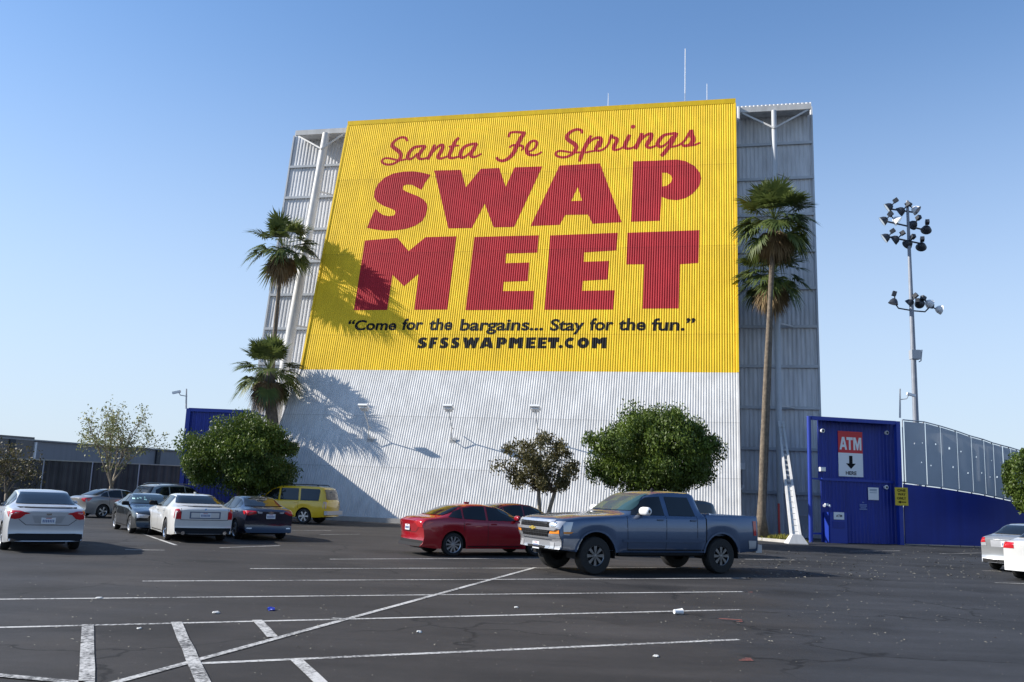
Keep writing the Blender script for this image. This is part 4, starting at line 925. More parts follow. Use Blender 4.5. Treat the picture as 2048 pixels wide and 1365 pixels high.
def leaf_cloud(rng, centers, radii, per, size, droop, squash=1.):
    """diamond leaves scattered through many small clumps; numpy arrays of verts"""
    V = []; SH = []
    for c, r, n in zip(centers, radii, per):
        d = rng.normal(size=(n, 3)); d /= np.linalg.norm(d, axis=1)[:, None]
        p = np.array(c)+d*(r*rng.random((n, 1))**.5)*np.array((1, 1, squash)); p[:, 2] -= .35*r*rng.random(n)**2
        ax = rng.normal(size=(n, 3)); ax[:, 2] -= droop; ax /= np.linalg.norm(ax, axis=1)[:, None]
        b = np.cross(ax, rng.normal(size=(n, 3))); b /= np.linalg.norm(b, axis=1)[:, None]
        s = size*(.65+.7*rng.random((n, 1)))
        V.append(np.stack([p-ax*s*.5, p+b*s*.24, p+ax*s*.5, p-b*s*.24], 1)); SH.append(np.repeat(rng.random()*.6+rng.random(n)*.4, 4))
    return np.concatenate(V).reshape(-1, 3), np.concatenate(SH)
def leaf_obj(name, V, SH, m, parent):
    n = len(V)//4; me = bpy.data.meshes.new(name)
    me.vertices.add(n*4); me.vertices.foreach_set('co', V.astype(np.float32).ravel())
    me.loops.add(n*4); me.loops.foreach_set('vertex_index', np.arange(n*4, dtype=np.int32))
    me.polygons.add(n); me.polygons.foreach_set('loop_start', np.arange(0, n*4, 4, dtype=np.int32)); me.polygons.foreach_set('loop_total', np.full(n, 4, np.int32))
    me.update(); a = me.attributes.new('leaf_shade', 'FLOAT', 'POINT'); a.data.foreach_set('value', SH.astype(np.float32))
    return link(name, me, m, parent)
def branchy(mb, rng, p, d, length, r, depth, tips, spread=.55, gravity=0., n=3):
    pts = [p]; q = p.copy(); dd = d.copy()
    for i in range(4):
        dd = (dd+np.array(rng.normal(size=3))*.10+np.array((0, 0, gravity))).astype(float); dd /= np.linalg.norm(dd)
        q = q+dd*length/4; pts.append(q.copy())
    mb.tube(pts, [r*(1-.45*i/4) for i in range(5)], 7 if r > .04 else 5, cap=True)
    if depth == 0: tips.append((q, dd)); return
    tips.append((pts[3], dd))
    for k in range(n):
        nd = dd+np.array(rng.normal(size=3))*spread; nd /= np.linalg.norm(nd)
        branchy(mb, rng, pts[-1] if k < 2 else pts[2], nd, length*(.62+.25*rng.random()), r*.55, depth-1, tips, spread, gravity, n)

def round_tree(name, base, ctr_h, rx, rz, lm, bark, label, seed, nleaf, leaf, trunk_r=.13, droop=.8, lumps=90, skirt=.5, top_bias=0., trunks=((0, 0),), group=None, shape=None, hollow=.0, fork=.0):
    root = empty(name, base, 0, label, 'tree', group); rng = np.random.default_rng(seed); C, R_, P = [], [], []
    for i in range(lumps):
        d = rng.normal(size=3); d /= np.linalg.norm(d)
        lump = 1+.075*math.sin(3*math.atan2(d[1], d[0])+seed)+.06*math.sin(5*d[2]*2+seed*1.7)+.06*rng.normal()
        k = (.82+.16*rng.random()) if i % 5 else .45*rng.random()+.1
        v = d*k*lump*np.array((rx, rx, rz)); 
        if v[2] < -rz*skirt: v[2] = -rz*skirt*(.75+.4*rng.random())
        if shape: v = shape(v, rng)
        C.append(v+np.array((0, 0, ctr_h))); rr = (.13+.17*rng.random())*rx*(1. if i % 5 else 1.5); R_.append(rr); P.append(int(nleaf/lumps*(.6+.8*rng.random())))
    V, SH = leaf_cloud(rng, C, R_, P, leaf, droop)
    # hanging sprays under the rim
    leaf_obj('crown', V, SH, lm, root)
    t = MB()
    for (dx, dy) in trunks:
        top = Vector((dx*1.0, dy, ctr_h-rz*.1)); t.tube([(dx*.12, dy*.12, -.05), (dx*.35+.04, dy*.3, ctr_h*.3), (dx*.75, dy*.7, ctr_h*.62), top], [trunk_r*1.35, trunk_r, trunk_r*.85, trunk_r*.5], 10)
        for k in range(7):
            c = C[int(rng.integers(len(C)))]; t.tube([(dx*.75, dy*.7, ctr_h*.62), Vector(c)*.5+Vector((dx*.35, dy*.3, ctr_h*.36)), c], [trunk_r*.5, trunk_r*.3, .02], 6)
    t.build('trunk', bark, root, True)
    return root

round_tree('shade_tree', G(474, 1040), 2.98, 2.42, 1.74, LM['ficus'], M['bark'], 'broad dark green rounded tree left of the tower, over the navy sedan', 3, 80000, .12, .16, 1.4, 170, .95, shape=lambda v, r_: v*np.array((1+.12*max(0, -v[2]/1.7), 1+.12*max(0, -v[2]/1.7), 1)), trunks=((0, 0), (.9, .3)), group='trees in front of the tower')
round_tree('shade_tree', G(1312, 1086), 3.72, 2.42, 1.58, LM['ficus'], M['bark'], 'large dense green tree standing behind the blue pickup', 11, 84000, .12, .16, 1.4, 180, .85, group='trees in front of the tower')
round_tree('small_tree', G(1078, 1080), 3.0, 1.46, 1.08, LM['olive'], M['pale_bark'], 'smaller brownish olive tree with forked trunk between red cars and pickup', 5, 11500, .115, .085, .6, 85, .8, trunks=((-.1, 0), (.75, 0)), group='trees in front of the tower')
round_tree('shade_tree', G(2096, 1106), 3.2, 1.75, 1.5, LM['ficus'], M['bark'], 'green tree cut off by the right edge in front of the mesh fence', 21, 30000, .135, .13, 1.0, 90, .8, group='trees by the fences')
# bare tree on the left
def bare_tree(base, h, seed, label, nleaf, lsize, lm, spreadv=.42, r=.11, name='bare_tree'):
    root = empty(name, base, 0, label, 'tree', 'trees by the fences'); rng = np.random.default_rng(seed); t = MB(); tips = []
    p = np.array((0, 0, 0.)); t.tube([(0, 0, -.05), (.03, 0, h*.14), (-.02, .02, h*.28)], [r*1.3, r, r*.9], 10)
    for k in range(6):
        a = 2*math.pi*k/6+rng.random(); d = np.array((math.cos(a)*.30, math.sin(a)*.30, 1.)); d /= np.linalg.norm(d)
        branchy(t, rng, np.array((-.02, .02, h*(.22+.06*rng.random()))), d, h*.30, r*.5, 3, tips, spreadv, .02)
    t.build('trunk', M['pale_bark'], root, True)
    C = [q for q, d in tips]; sel = rng.integers(len(C), size=nleaf); C = [C[i]+rng.normal(size=3)*.12 for i in sel]
    V, SH = leaf_cloud(rng, C, [.16]*nleaf, [2]*nleaf, lsize, .3); leaf_obj('crown', V, SH, lm, root)
    return root
bare_tree(G(217, 1030), 4.9, 8, 'thin leafed tree with visible bare branches above the taupe sedan', 1500, .13, LM['sparse'], .36)
bare_tree(G(8, 1022), 3.0, 15, 'scrubby little tree against the grey fence at the left edge', 800, .14, LM['olive'], .6, .08, 'small_tree')

# fan palms
def fan_palm(base, h, lean, crown_r, seed, label, nfr=34, dead=16, tr=(.34, .17), skirt_len=1.3, fr_span=(-1.0, 1.35), flare=1.5, wob=.12):
    root = empty('fan_palm', base, 0, label, 'palm tree', 'palms beside the tower'); rng = np.random.default_rng(seed)
    top = np.array((lean[0], lean[1], h)); pts, rs = [], []
    for i in range(15):
        t_ = i/14; s = np.array((lean[0]*t_+wob*math.sin(t_*5+seed), lean[1]*t_, h*t_)); s[0] -= wob*math.sin(seed)*(1-t_); s[0] -= wob*math.sin(5+seed)*t_
        pts.append(s); f_ = tr[0]+(tr[1]-tr[0])*min(1, t_*1.3); rs.append(f_*(1+(flare-1)*max(0, 1-t_*9)**2)*(1+.04*rng.normal()))
    t = MB(); t.tube(pts, rs, 14); t.build('trunk', M['palm_bark'], root, True)
    def frond(mb, sh, az, el, L, fan_r, tilt, nl, wd, droop):
        d = np.array((math.cos(az)*math.cos(el), math.sin(az)*math.cos(el), math.sin(el))); base_ = top+d*.1
        mid = base_+d*L*.55; end = base_+d*L+np.array((0, 0, -droop*L*.35)); side = np.array((-math.sin(az), math.cos(az), 0))
        dirn = end-mid; dirn /= np.linalg.norm(dirn); up = np.cross(side, dirn)
        n0 = len(mb.v); w_ = .022; V_ = [base_+side*w_, base_-side*w_, mid-side*w_, mid+side*w_, end+side*w_*.7, end-side*w_*.7]
        mb.add(V_, [(0, 1, 2, 3), (3, 2, 5, 4)]); sh.extend([.3]*6)
        for k in range(nl):
            a = (k/(nl-1)-.5)*rad(215); ll = fan_r*(1-.28*abs(k/(nl-1)-.5)*2)*(.88+.2*rng.random())
            dv = dirn*math.cos(a)+side*math.sin(a)+up*(-.22*abs(math.sin(a)))+rng.normal(size=3)*.03; dv /= np.linalg.norm(dv)
            pw = np.cross(dv, up); pw /= np.linalg.norm(pw)+1e-9
            m1 = end+dv*ll*.55+np.array((0, 0, -.06*ll)); tip = end+dv*ll*.93+np.array((0, 0, -(.10+droop*.20+.12*rng.random())*ll)); w1 = wd*(.8+.4*rng.random())
            mb.add([end+pw*.012, end-pw*.012, m1-pw*w1, m1+pw*w1, tip], [(0, 1, 2, 3), (3, 2, 4)]); sh.extend([.15+.7*rng.random()*.6+.25*(el > .6)]*5)
    for part, n, m_, lo, hi in (('fronds', nfr, LM['palm'], fr_span[0], fr_span[1]), ('dead_skirt', dead, LM['dead'], -1.5, -.85)):
        mb = MB(); sh = []
        for k in range(n):
            az = 2.399963*k+rng.normal()*.25; u = ((k*.414214+.13*seed) % 1.0) if part == 'fronds' else (k+.5)/n; el = lo+(hi-lo)*u**.85+rng.normal()*.12
            L = crown_r*(.52 if part == 'fronds' else .26)*(.85+.3*rng.random())
            frond(mb, sh, az, el, L, crown_r*(.53 if part == 'fronds' else .40*skirt_len)*(.85+.3*rng.random()), 0, 22, .056 if part == 'fronds' else .032, max(.05, .7-el*.7) if part == 'fronds' else 1.6)
        me = mb.mesh(part); a = me.attributes.new('leaf_shade', 'FLOAT', 'POINT'); a.data.foreach_set('value', np.array(sh, np.float32)); link(part, me, m_, root)
    return root
def palm(base_px, top_px, dist, dtop, crown_px, seed, label, **k):
    b = at(*base_px, dist); b.z = 0; t_ = at(*top_px, dtop)
    fan_palm(b, t_.z, (t_.x-b.x, t_.y-b.y), crown_px/2/FPX*dtop, seed, label, **k)
palm((535, 1029), (566, 494), 53.1, 53.3, 160, 2, 'tall slender palm with a high crown left of the yellow sign', nfr=38, dead=34, tr=(.19, .12), skirt_len=1.2, fr_span=(-.55, 1.3))
palm((546, 1030), (538, 742), 50.8, 50.8, 156, 6, 'short thick palm with a low crown at the left foot of the tower', nfr=46, dead=26, tr=(.36, .32), skirt_len=1.4, fr_span=(-.6, 1.35))
palm((1521, 1076), (1548, 440), 43.6, 44.6, 184, 9, 'tallest palm right of the sign with a full crown and flared trunk foot', nfr=62, dead=30, wob=.03, tr=(.19, .125), flare=2.4, skirt_len=1.2, fr_span=(-.7, 1.35))
palm((1523, 1074), (1544, 548), 46.5, 46.8, 168, 12, 'second palm with a lower crown behind the tallest palm trunk', nfr=48, dead=24, wob=.03, tr=(.16, .12), fr_span=(-.6, 1.3))
# weeds round the red post
rng = np.random.default_rng(5); wc = G(1562, 1083); V = []; SH = []
for k in range(900):
    x, y = rng.normal()*.45, rng.normal()*.2; hgt = .12+.28*rng.random()*math.exp(-x*x*1.5); a = rng.random()*6.28; w_ = .02
    b0 = np.array((x-w_*math.cos(a), y-w_*math.sin(a), 0)); b1 = np.array((x+w_*math.cos(a), y+w_*math.sin(a), 0)); o = rng.normal(size=2)*.12
    V += [b0, b1, np.array((x+o[0], y+o[1], hgt)), np.array((x+o[0]*.7, y+o[1]*.7, hgt*.8))]; SH += [rng.random()]*4
wo = leaf_obj('weeds', np.array(V), np.array(SH), LM['weeds'], None); wo.location = wc
tag(wo, 'tuft of yellow-green weeds round the foot of the red post', 'weeds', kind='stuff')

# ------------------------------------------------------------------ tower fittings: floods, strut, antennas
def lower_hit(px, py, off=0.): return thit(px, py, -off, TAL)
nrm = Vector((0, -math.cos(math.atan(TAL)), math.sin(math.atan(TAL))))
def tw(p): return TO + Matrix.Rotation(-PSI, 3, 'Z') @ Vector(p)
for i, ((bx, by), (hx, hy), lab) in enumerate([((741, 880), (728, 816), 'white floodlight on a bracket, leftmost of three on the white wall'), ((906, 882), (897, 817), 'white floodlight on a bracket, middle one of three on the white wall'), ((1077, 884), (1071, 818), 'white floodlight on a bracket over the olive tree, last of three')]):
    b = lower_hit(bx, by, .03); 
    o, d = tray(hx, hy); hd = thit(hx, hy, -1.75, TAL)
    root = empty('wall_floodlight', tw(b), -PSI, lab, 'floodlight', 'floodlights on the white wall')
    h = hd-b
    MB().box((0, -.01, 0), (.34, .05, .34)).build('wall_plate', M['white_wall'], root)
    kn = Vector((h.x*.12, h.y*.35, h.z*.42))
    MB().tube([(0, 0, .02), (kn.x*.2, kn.y*.9, .10), kn, (h.x*.8, h.y*.9, h.z*.85), h], .028, 8).build('arm', M['white_wall'], root, True)
    MB().bar((0, 0, .62), kn, .035).build('stay', M['white_wall'], root)
    q = MB(); Rm = Matrix.Rotation(rad(-24), 3, 'X')
    q.box(h+Vector((0, -.05, .06)), (.52, .46, .10), Rm); q.box(h+Vector((0, .02, -.04)), (.40, .34, .12), Rm); hd_ = q.build('lamp_head', M['white'], root)
    MB().box(h+Vector((0, .10, -.11)), (.36, .26, .02), Rm).build('lamp_glass', M['clear_lens'], hd_)
# raking lattice strut on the right
ft = G(1592, 1088); ptop = tw(RP0+RD*(thit(1557, 845, CA-.3, WB).z-RP0.z)); ptop.y -= .35
root = empty('lattice_strut', ft, 0, 'white steel lattice strut raking up to the right wing column', 'strut')
a = Vector((0, 0, .25)); b_ = ptop-ft; d = (b_-a); side = Vector((1, 0, 0)); side = (side-d.normalized()*side.dot(d.normalized())).normalized(); L_ = d.length
for s in (-1, 1):
    MB().bar(a+side*s*.20, b_+side*s*.10, .11, .14).build('rail', M['white_wall'], root)
nr_ = 22
for k in range(1, nr_):
    c = a+d*k/nr_; w_ = .20-.10*k/nr_; MB().bar(c-side*w_, c+side*w_, .05, .09).build('rung', M['white_wall'], root)
MB().bar(a+side*0+d*.0, a+d*.42, .30, .03).build('web_plate', M['white_wall'], root)
q = MB(); q.add([(-.45, -.35, 0), (.45, -.35, 0), (.45, .35, 0), (-.45, .35, 0), (-.2, -.18, .42), (.2, -.18, .42), (.2, .18, .42), (-.2, .18, .42)], [(0, 1, 5, 4), (1, 2, 6, 5), (2, 3, 7, 6), (3, 0, 4, 7), (4, 5, 6, 7)]); q.build('footing', M['white_wall'], root)
# planter kerb and red post
c0 = G(1515, 1081); c1 = G(1605, 1089)
kb = MB(); kb.bar(c0+Vector((0, 0, .06)), c1+Vector((0, 0, .06)), .12, .15); kb.bar(c0+Vector((0, 0, .06)), c0+Vector((.3, 2.2, .06)), .12, .15)
tag(kb.build('kerb', M['concrete']), 'pale concrete kerb round the palm bed', 'kerb', kind='structure')
p = G(1559, 1080); tag(MB().tube([p, p+Vector((-.02, 0, 1.75))], .055, 10).build('red_post', mat('red_post_paint', (.42, .04, .035), .5, var=.1)), 'thin red post standing in the weeds by the strut', 'post')
# roof antennas
for px, y1, y0, lab, r in [(1216, 187, 218, 'short white whip antenna on the sign top, left of the tall one', .017), (1370, 98, 206, 'tallest white whip antenna on top of the sign', .026), (1414, 168, 205, 'short white antenna near the right corner of the sign top', .018)]:
    A_ = thit(px, y0+4, fy(TZ2)+.5, 0); B_ = thit(px+.5, y1, fy(TZ2)+.5, 0)
    root = empty('antenna', tw((A_.x, A_.y, TZ2-.1)), -PSI, lab, 'antenna', 'antennas on top of the tower')
    hh = B_.z-TZ2+.1
    MB().tube([(0, 0, 0), (0, 0, hh*.28)], r*.8, 8).build('mount', M['galv'], root); MB().tube([(0, 0, hh*.26), (0, 0, hh)], r, 8).build('whip', M['white'], root)
# floodlight and conduit on the right wing
wf = thit(1484, 933, WA-.4, WB); root = empty('wing_floodlight', tw(wf), -PSI, 'pale floodlight low on the shaded right wing beside the white wall', 'floodlight')
MB().box((0, 0, 0), (.34, .22, .36)).build('lamp_head', M['white'], root); MB().tube([(0, .05, -.15), (0, .1, -.9), (.05, .3, -1.1)], .03, 8).build('conduit', M['galv'], root); MB().bar((0, .1, 0), (0, .42, 0), .05).build('bracket', M['galv'], root)
pe = thit(1484, 975, WA-.3, WB); tag(MB().tube([tw(pe+Vector((-.35, 0, -.12))), tw(pe+Vector((0, 0, -.10))), tw(pe+Vector((.06, 0, .0))), tw(pe+Vector((.06, 0, .14)))], .05, 10).build('vent_pipe', M['white']), 'small white elbow pipe on the right wing wall', 'pipe')

# ------------------------------------------------------------------ right: blue gate building
gL, gR = G(1622, 1085), G(1802, 1090)
gd = gR-gL; gw = gd.length; grz = math.atan2(gd.y, gd.x); gh = 5.85
gate = empty('gate_building', gL, grz, 'blue corrugated gate building with ATM banner, right of the tower', 'building')
Gi = Matrix.Rotation(-grz, 3, 'Z')
def ghit(px, py, y=0.):
    d_ = Gi @ Vector(ray(px, py)); o_ = Gi @ (Vector((0, 0, EYE))-gL); t_ = (y-o_.y)/d_.y; return o_+d_*t_
gh = ghit(1622, 833).z
MB().tube([(0, 0, 0), (0, 0, gh)], .10, 12).build('post', M['blue_steel'], gate); MB().box((gw, 0, gh/2), (.22, .22, gh)).build('post', M['blue_steel'], gate)
MB().box((gw/2, 0, gh-.08), (gw-.2, .16, .18)).build('top_beam', M['blue_steel'], gate)
RC = .55
gx0 = ghit(1635, 900, RC).x
zmid = ghit(1720, 962, .3).z
sheet('upper_panel', M['blue_sheet'], gate, gx0, gw+.25, [zmid, gh-.05], lambda z: RC, p=.20, dep=.03)
sheet('lower_panel', M['blue_sheet'], gate, gx0, gw+.2, [0, zmid], lambda z: RC-.18, p=.20, dep=.03)
MB().box(((gx0+gw)/2, RC-.12, zmid), (gw-gx0-.12, .30, .12)).build('mid_rail', M['blue_steel'], gate)
MB().box(((gx0+gw)/2, .32, gh-.02), (gw-gx0, .62, .06)).build('canopy', M['blue_steel'], gate)
for z in (ghit(1640, 1068, 0).z, zmid): MB().bar((0, 0, z), (gx0, RC-.2, z), .08).build('rail', M['blue_steel'], gate)
# ATM banner
A = ghit(1676, 862, RC-.08); B = ghit(1727, 955, RC-.08)
bn = empty('atm_banner', gL+Matrix.Rotation(grz, 3, 'Z') @ Vector((A.x, RC-.06, B.z)), grz, 'red and white ATM banner with a down arrow on the blue building', 'sign')
bw, bh = B.x-A.x, A.z-B.z
MB().box((bw/2, 0, bh*.26), (bw, .02, bh*.52)).build('lower_sheet', M['white'], bn); MB().box((bw/2, 0, bh*.76), (bw, .022, bh*.48)).build('upper_sheet', M['sign_red'], bn)
def sign_text(parent, txt, x0, z0, x1, z1, m, y=-.016, off=.03, name='lettering', shear=0.):
    bm = bm_fit(bm_text(txt, 1, off, shear), x0, z0, x1, z1)
    for v in bm.verts: v.co = (v.co.x, y, v.co.y)
    return bm_obj(bm, name, m, parent)
for ch, xa, xb in (('A', .05, .36), ('T', .34, .60), ('M', .62, .95)):
    sc_ = lambda q: [(bw*(xa+p_[0]*(xb-xa)), bh*(.59+p_[1]*.28)) for p_ in q]
    gl = {'A': ([(0, 0), (.34, 1), (.66, 1), (1, 0), (.74, 0), (.67, .2), (.33, .2), (.26, 0)], [[(.4, .4), (.5, .72), (.6, .4)]]), 'T': ([(0, 1), (1, 1), (1, .78), (.64, .78), (.64, 0), (.36, 0), (.36, .78), (0, .78)], []),
          'M': ([(0, 0), (0, 1), (.3, 1), (.5, .45), (.7, 1), (1, 1), (1, 0), (.77, 0), (.77, .62), (.58, 0), (.42, 0), (.23, .62), (.23, 0)], [])}[ch]
    bm = fill_poly(sc_(gl[0]), [sc_(h_) for h_ in gl[1]])
    for v in bm.verts: v.co = (v.co.x, -.016, v.co.y)
    bm_obj(bm, 'letter', M['white'], bn)
sign_text(bn, 'HERE', bw*.28, bh*.04, bw*.72, bh*.12, M['black_paint'])
bm_obj_ = fill_poly([(bw*.43, bh*.46), (bw*.57, bh*.46), (bw*.57, bh*.29), (bw*.70, bh*.29), (bw*.50, bh*.17), (bw*.30, bh*.29), (bw*.43, bh*.29)])
for v in bm_obj_.verts: v.co = (v.co.x, -.016, v.co.y)
bm_obj(bm_obj_, 'arrow', M['black_paint'], bn)
def gpt(px, py, y): 
    p = ghit(px, py, y); return gL+Matrix.Rotation(grz, 3, 'Z') @ p
# spot cameras and lamps on the gate
for px, py, y, lab in [(1645, 862, RC-.12, 'small round white lamp at the upper left of the blue wall'), (1773, 866, RC-.12, 'small round white lamp at the upper right of the blue wall'), (1772, 975, RC-.32, 'white security camera under the rail beside the yellow sign')]:
    root = empty('wall_camera', gpt(px, py, y), grz, lab, 'camera', 'lamps and cameras on the gate')
    MB().lathe([(.001, -.10), (.08, -.09), (.10, 0), (.10, .06), (.001, .07)], Matrix.Rotation(rad(90), 4, 'X'), 14).build('housing', M['white'], root, 40)
    MB().lathe([(.06, 0), (.001, .005)], Matrix.Translation((0, -.072, 0)) @ Matrix.Rotation(rad(90), 4, 'X'), 12).build('lens', M['dark'], root); MB().bar((0, 0, 0), (.02, .14, -.02), .04).build('bracket', M['white'], root)
root = empty('box_lamp', gpt(1644, 939, RC-.14), grz, 'boxy white wall lamp at the left edge of the blue wall', 'lamp')
MB().box((0, 0, 0), (.28, .2, .20)).build('housing', M['white'], root); MB().box((0, -.11, -.02), (.22, .02, .12)).build('lens', M['clear_lens'], root)
root = empty('twin_lamp', gpt(1653, 1012, RC-.34), grz, 'twin-headed emergency lamp above the ATM box', 'lamp')
MB().box((0, 0, .06), (.16, .1, .10)).build('housing', M['white'], root)
for s in (-1, 1): MB().lathe([(.03, -.05), (.07, .03), (.065, .05), (.001, .05)], Matrix.Translation((s*.13, -.02, 0)) @ Matrix.Rotation(rad(90), 4, 'X') @ Matrix.Rotation(s*.5, 4, 'Y'), 12).build('lamp_head', M['white'], root, 40)
# ATM box
a0 = ghit(1657, 1087, -.05); a1 = ghit(1690, 1026, -.05)
root = empty('atm_box', gL+Matrix.Rotation(grz, 3, 'Z') @ Vector(((a0.x+a1.x)/2, .05, 0)), grz, 'blue free-standing ATM cabinet with a small white sign at the blue wall', 'atm')
wd = a1.x-a0.x; MB().box((0, 0, a1.z/2), (wd, .55, a1.z)).build('cabinet', M['blue_steel'], root); MB().box((0, -.285, a1.z*.60), (wd*.7, .03, .3)).build('screen_surround', M['blue_sheet'], root)
s0 = ghit(1661, 1039, -.25); s1 = ghit(1681, 1025, -.25)
sg_ = MB().box((0, -.30, (s0.z+s1.z)/2), (s1.x-s0.x, .03, s1.z-s0.z)).build('sign_plate', M['white'], root); sign_text(sg_, 'ATM', -(s1.x-s0.x)*.3, (s0.z+s1.z)/2-.06, (s1.x-s0.x)*.3, (s0.z+s1.z)/2+.06, M['black_paint'], -.318)
# notices
n0, n1 = ghit(1737, 1000, RC-.26), ghit(1757, 976, RC-.26); root = empty('notice', gL+Matrix.Rotation(grz, 3, 'Z') @ Vector((n0.x, RC-.25, n0.z)), grz, 'white notice board with faint rows on the lower blue wall', 'notice')
nw, nh = n1.x-n0.x, n1.z-n0.z; MB().box((nw/2, 0, nh/2), (nw, .02, nh)).build('board', M['white'], root)
q = MB()
for k, zz in enumerate((.84, .74, .58)): q.box((nw*.48, -.014, nh*zz), (nw*.7, .005, nh*(.07 if k < 2 else .05)))
q.build('faint_rows', mat('faded_print', (.30, .36, .42), .6), root)
n0, n1 = ghit(1718, 1019, RC-.26), ghit(1736, 1004, RC-.26); root = empty('stencil', gL+Matrix.Rotation(grz, 3, 'Z') @ Vector((n0.x, RC-.24, n0.z)), grz, 'faded pale stencil painted low on the blue wall', 'stencil')
nw, nh = n1.x-n0.x, n1.z-n0.z; q = MB(); fm = mat('faded_stencil', (.18, .24, .48), .6)
for k, (zz, ww) in enumerate(((.9, .2), (.6, .8), (.42, .8), (.2, .6), (.02, .85))): MB().box((nw/2, 0, nh*zz), (nw*ww, .006, nh*.12)).build('stencil_row', fm, root)
y0, y1 = ghit(1791, 1011, -.15), ghit(1815.5, 976, -.15); root = empty('one_way_sign', gL+Matrix.Rotation(grz, 3, 'Z') @ Vector((y0.x, -.14, y0.z)), grz, 'yellow one way only sign with a left arrow on the right gate post', 'sign')
nw, nh = y1.x-y0.x, y1.z-y0.z; MB().box((nw/2, 0, nh/2), (nw, .02, nh)).build('plate', M['sign_yellow'], root)
for txt, za, zb, xa, xb in (('ONE', .76, .91, .18, .82), ('WAY', .55, .69, .20, .82), ('ONLY', .33, .47, .14, .84)): sign_text(root, txt, nw*xa, nh*za, nw*xb, nh*zb, M['black_paint'])
ar = fill_poly([(nw*.18, nh*.19), (nw*.42, nh*.27), (nw*.42, nh*.215), (nw*.84, nh*.215), (nw*.84, nh*.165), (nw*.42, nh*.165), (nw*.42, nh*.11)])
for v in ar.verts: v.co = (v.co.x, -.016, v.co.y)
bm_obj(ar, 'arrow', M['black_paint'], root)
# camera mast on the gate
def mast(base, top, side, lab):
    root = empty('camera_mast', base, 0, lab, 'mast', 'camera masts on the blue buildings'); h = top.z-base.z
    MB().tube([(0, 0, 0), (top.x-base.x, 0, h)], [.05, .035], 8).build('pole', M['galv'], root)
    MB().tube([(0, 0, h*.62), (side*.35, -.05, h*.66), (side*.45, -.05, h*.80)], .022, 8).build('arm', M['galv'], root, True); MB().box((side*.55, -.1, h*.80), (.42, .14, .12), Matrix.Rotation(side*.25, 3, 'Y')).build('camera_body', M['white'], root)
b = gpt(1800, 836, 0); mast(b, gpt(1800, 778, 0), 1, 'thin camera mast on the right corner of the gate building')

# ------------------------------------------------------------------ right fence with mesh screen
fA, fB = G(1806, 1090), G(2075, 1099)
fd = fB-fA; fl = fd.length; frz = math.atan2(fd.y, fd.x); Fi = Matrix.Rotation(-frz, 3, 'Z')
def fhit(px, py):
    d_ = Fi @ Vector(ray(px, py)); o_ = Fi @ (Vector((0, 0, EYE))-fA); t_ = -o_.y/d_.y; return o_+d_*t_
fence = empty('screen_fence', fA, frz, 'fence of dark blue sheet below and torn grey mesh above, right of the gate', 'fence')
tb = [fhit(x, y) for x, y in ((1807, 968), (1880, 977), (1960, 990), (2036, 1006))]; tb.append(tb[-1]+(tb[-1]-tb[-2])*.6)
tt = [fhit(x, y) for x, y in ((1807, 840), (1849, 844), (1880, 852), (1913, 862), (1941, 872), (1967, 879), (1986, 886), (2004, 891), (2020, 895), (2036, 900))]; tt.append(tt[-1]+(tt[-1]-tt[-2])*3)
q = MB(); bx = [(p.x, p.z) for p in tb]; q.add([(x, 0, .06) for x, z in bx]+[(x, 0, z) for x, z in bx]+[(x, .06, .06) for x, z in bx]+[(x, .06, z) for x, z in bx], [])
nb = len(bx)
for i in range(nb-1): q.f += [(i, i+1, nb+i+1, nb+i), (2*nb+i, 3*nb+i, 3*nb+i+1, 2*nb+i+1), (nb+i, nb+i+1, 3*nb+i+1, 3*nb+i)]
q.build('blue_sheet', M['blue_sheet'], fence)
def low(x): return interp(bx, x)+.05
rr = random.Random(9)
for i in range(len(tt)-1):
    x0, x1 = tt[i].x+(.02 if i in (0, 1, 7) else .010), tt[i+1].x-(.02 if i in (0, 6) else .010); za, zb = tt[i].z-.08, tt[i+1].z-.08; H_ = (za+zb)/2-low((x0+x1)/2)
    holes = []
    for hz in (.68, .36):
        for k in range(1 if x1-x0 < .9 else 2):
            hx = x0+(x1-x0)*(rr.uniform(.15, .85) if k == 0 else rr.uniform(.6, .9)); s = rr.uniform(.02, .05); z_ = low(hx)+H_*hz+rr.uniform(-.1, .1)
            if holes and any(abs(h_[0][0]-hx) < .25 and abs(h_[0][1]-z_) < .3 for h_ in holes): continue
            if hx-s < x0+.03 or hx+s > x1-.03: continue
            holes.append([(hx-s, z_-s), (hx+s*.8, z_-s*1.2), (hx+s, z_+s*.9), (hx-s*.4, z_+s*1.4)])
    bm = fill_poly([(x0, low(x0)), (x1, low(x1)), (x1, zb), (x0, za)], holes)
    for v in bm.verts: v.co = (v.co.x, -.02+.02*math.sin(v.co.x*3), v.co.y)
    bm_obj(bm, 'mesh_panel', M['mesh_screen'], fence)
for i, p in enumerate(tt[:-1]):
    MB().tube([(p.x, .12, 0), (p.x, .12, p.z+.02)], .04 if i in (1, 7) else .03, 8).build('post', M['galv'] if i in (0, 1, 7) else M['dark'], fence)
MB().tube([(p.x, .03, p.z) for p in tt], .03, 8).build('top_rail', M['galv'], fence); MB().tube([(p.x, .06, p.z+.08) for p in tb], .03, 8).build('bottom_rail', M['dark'], fence)
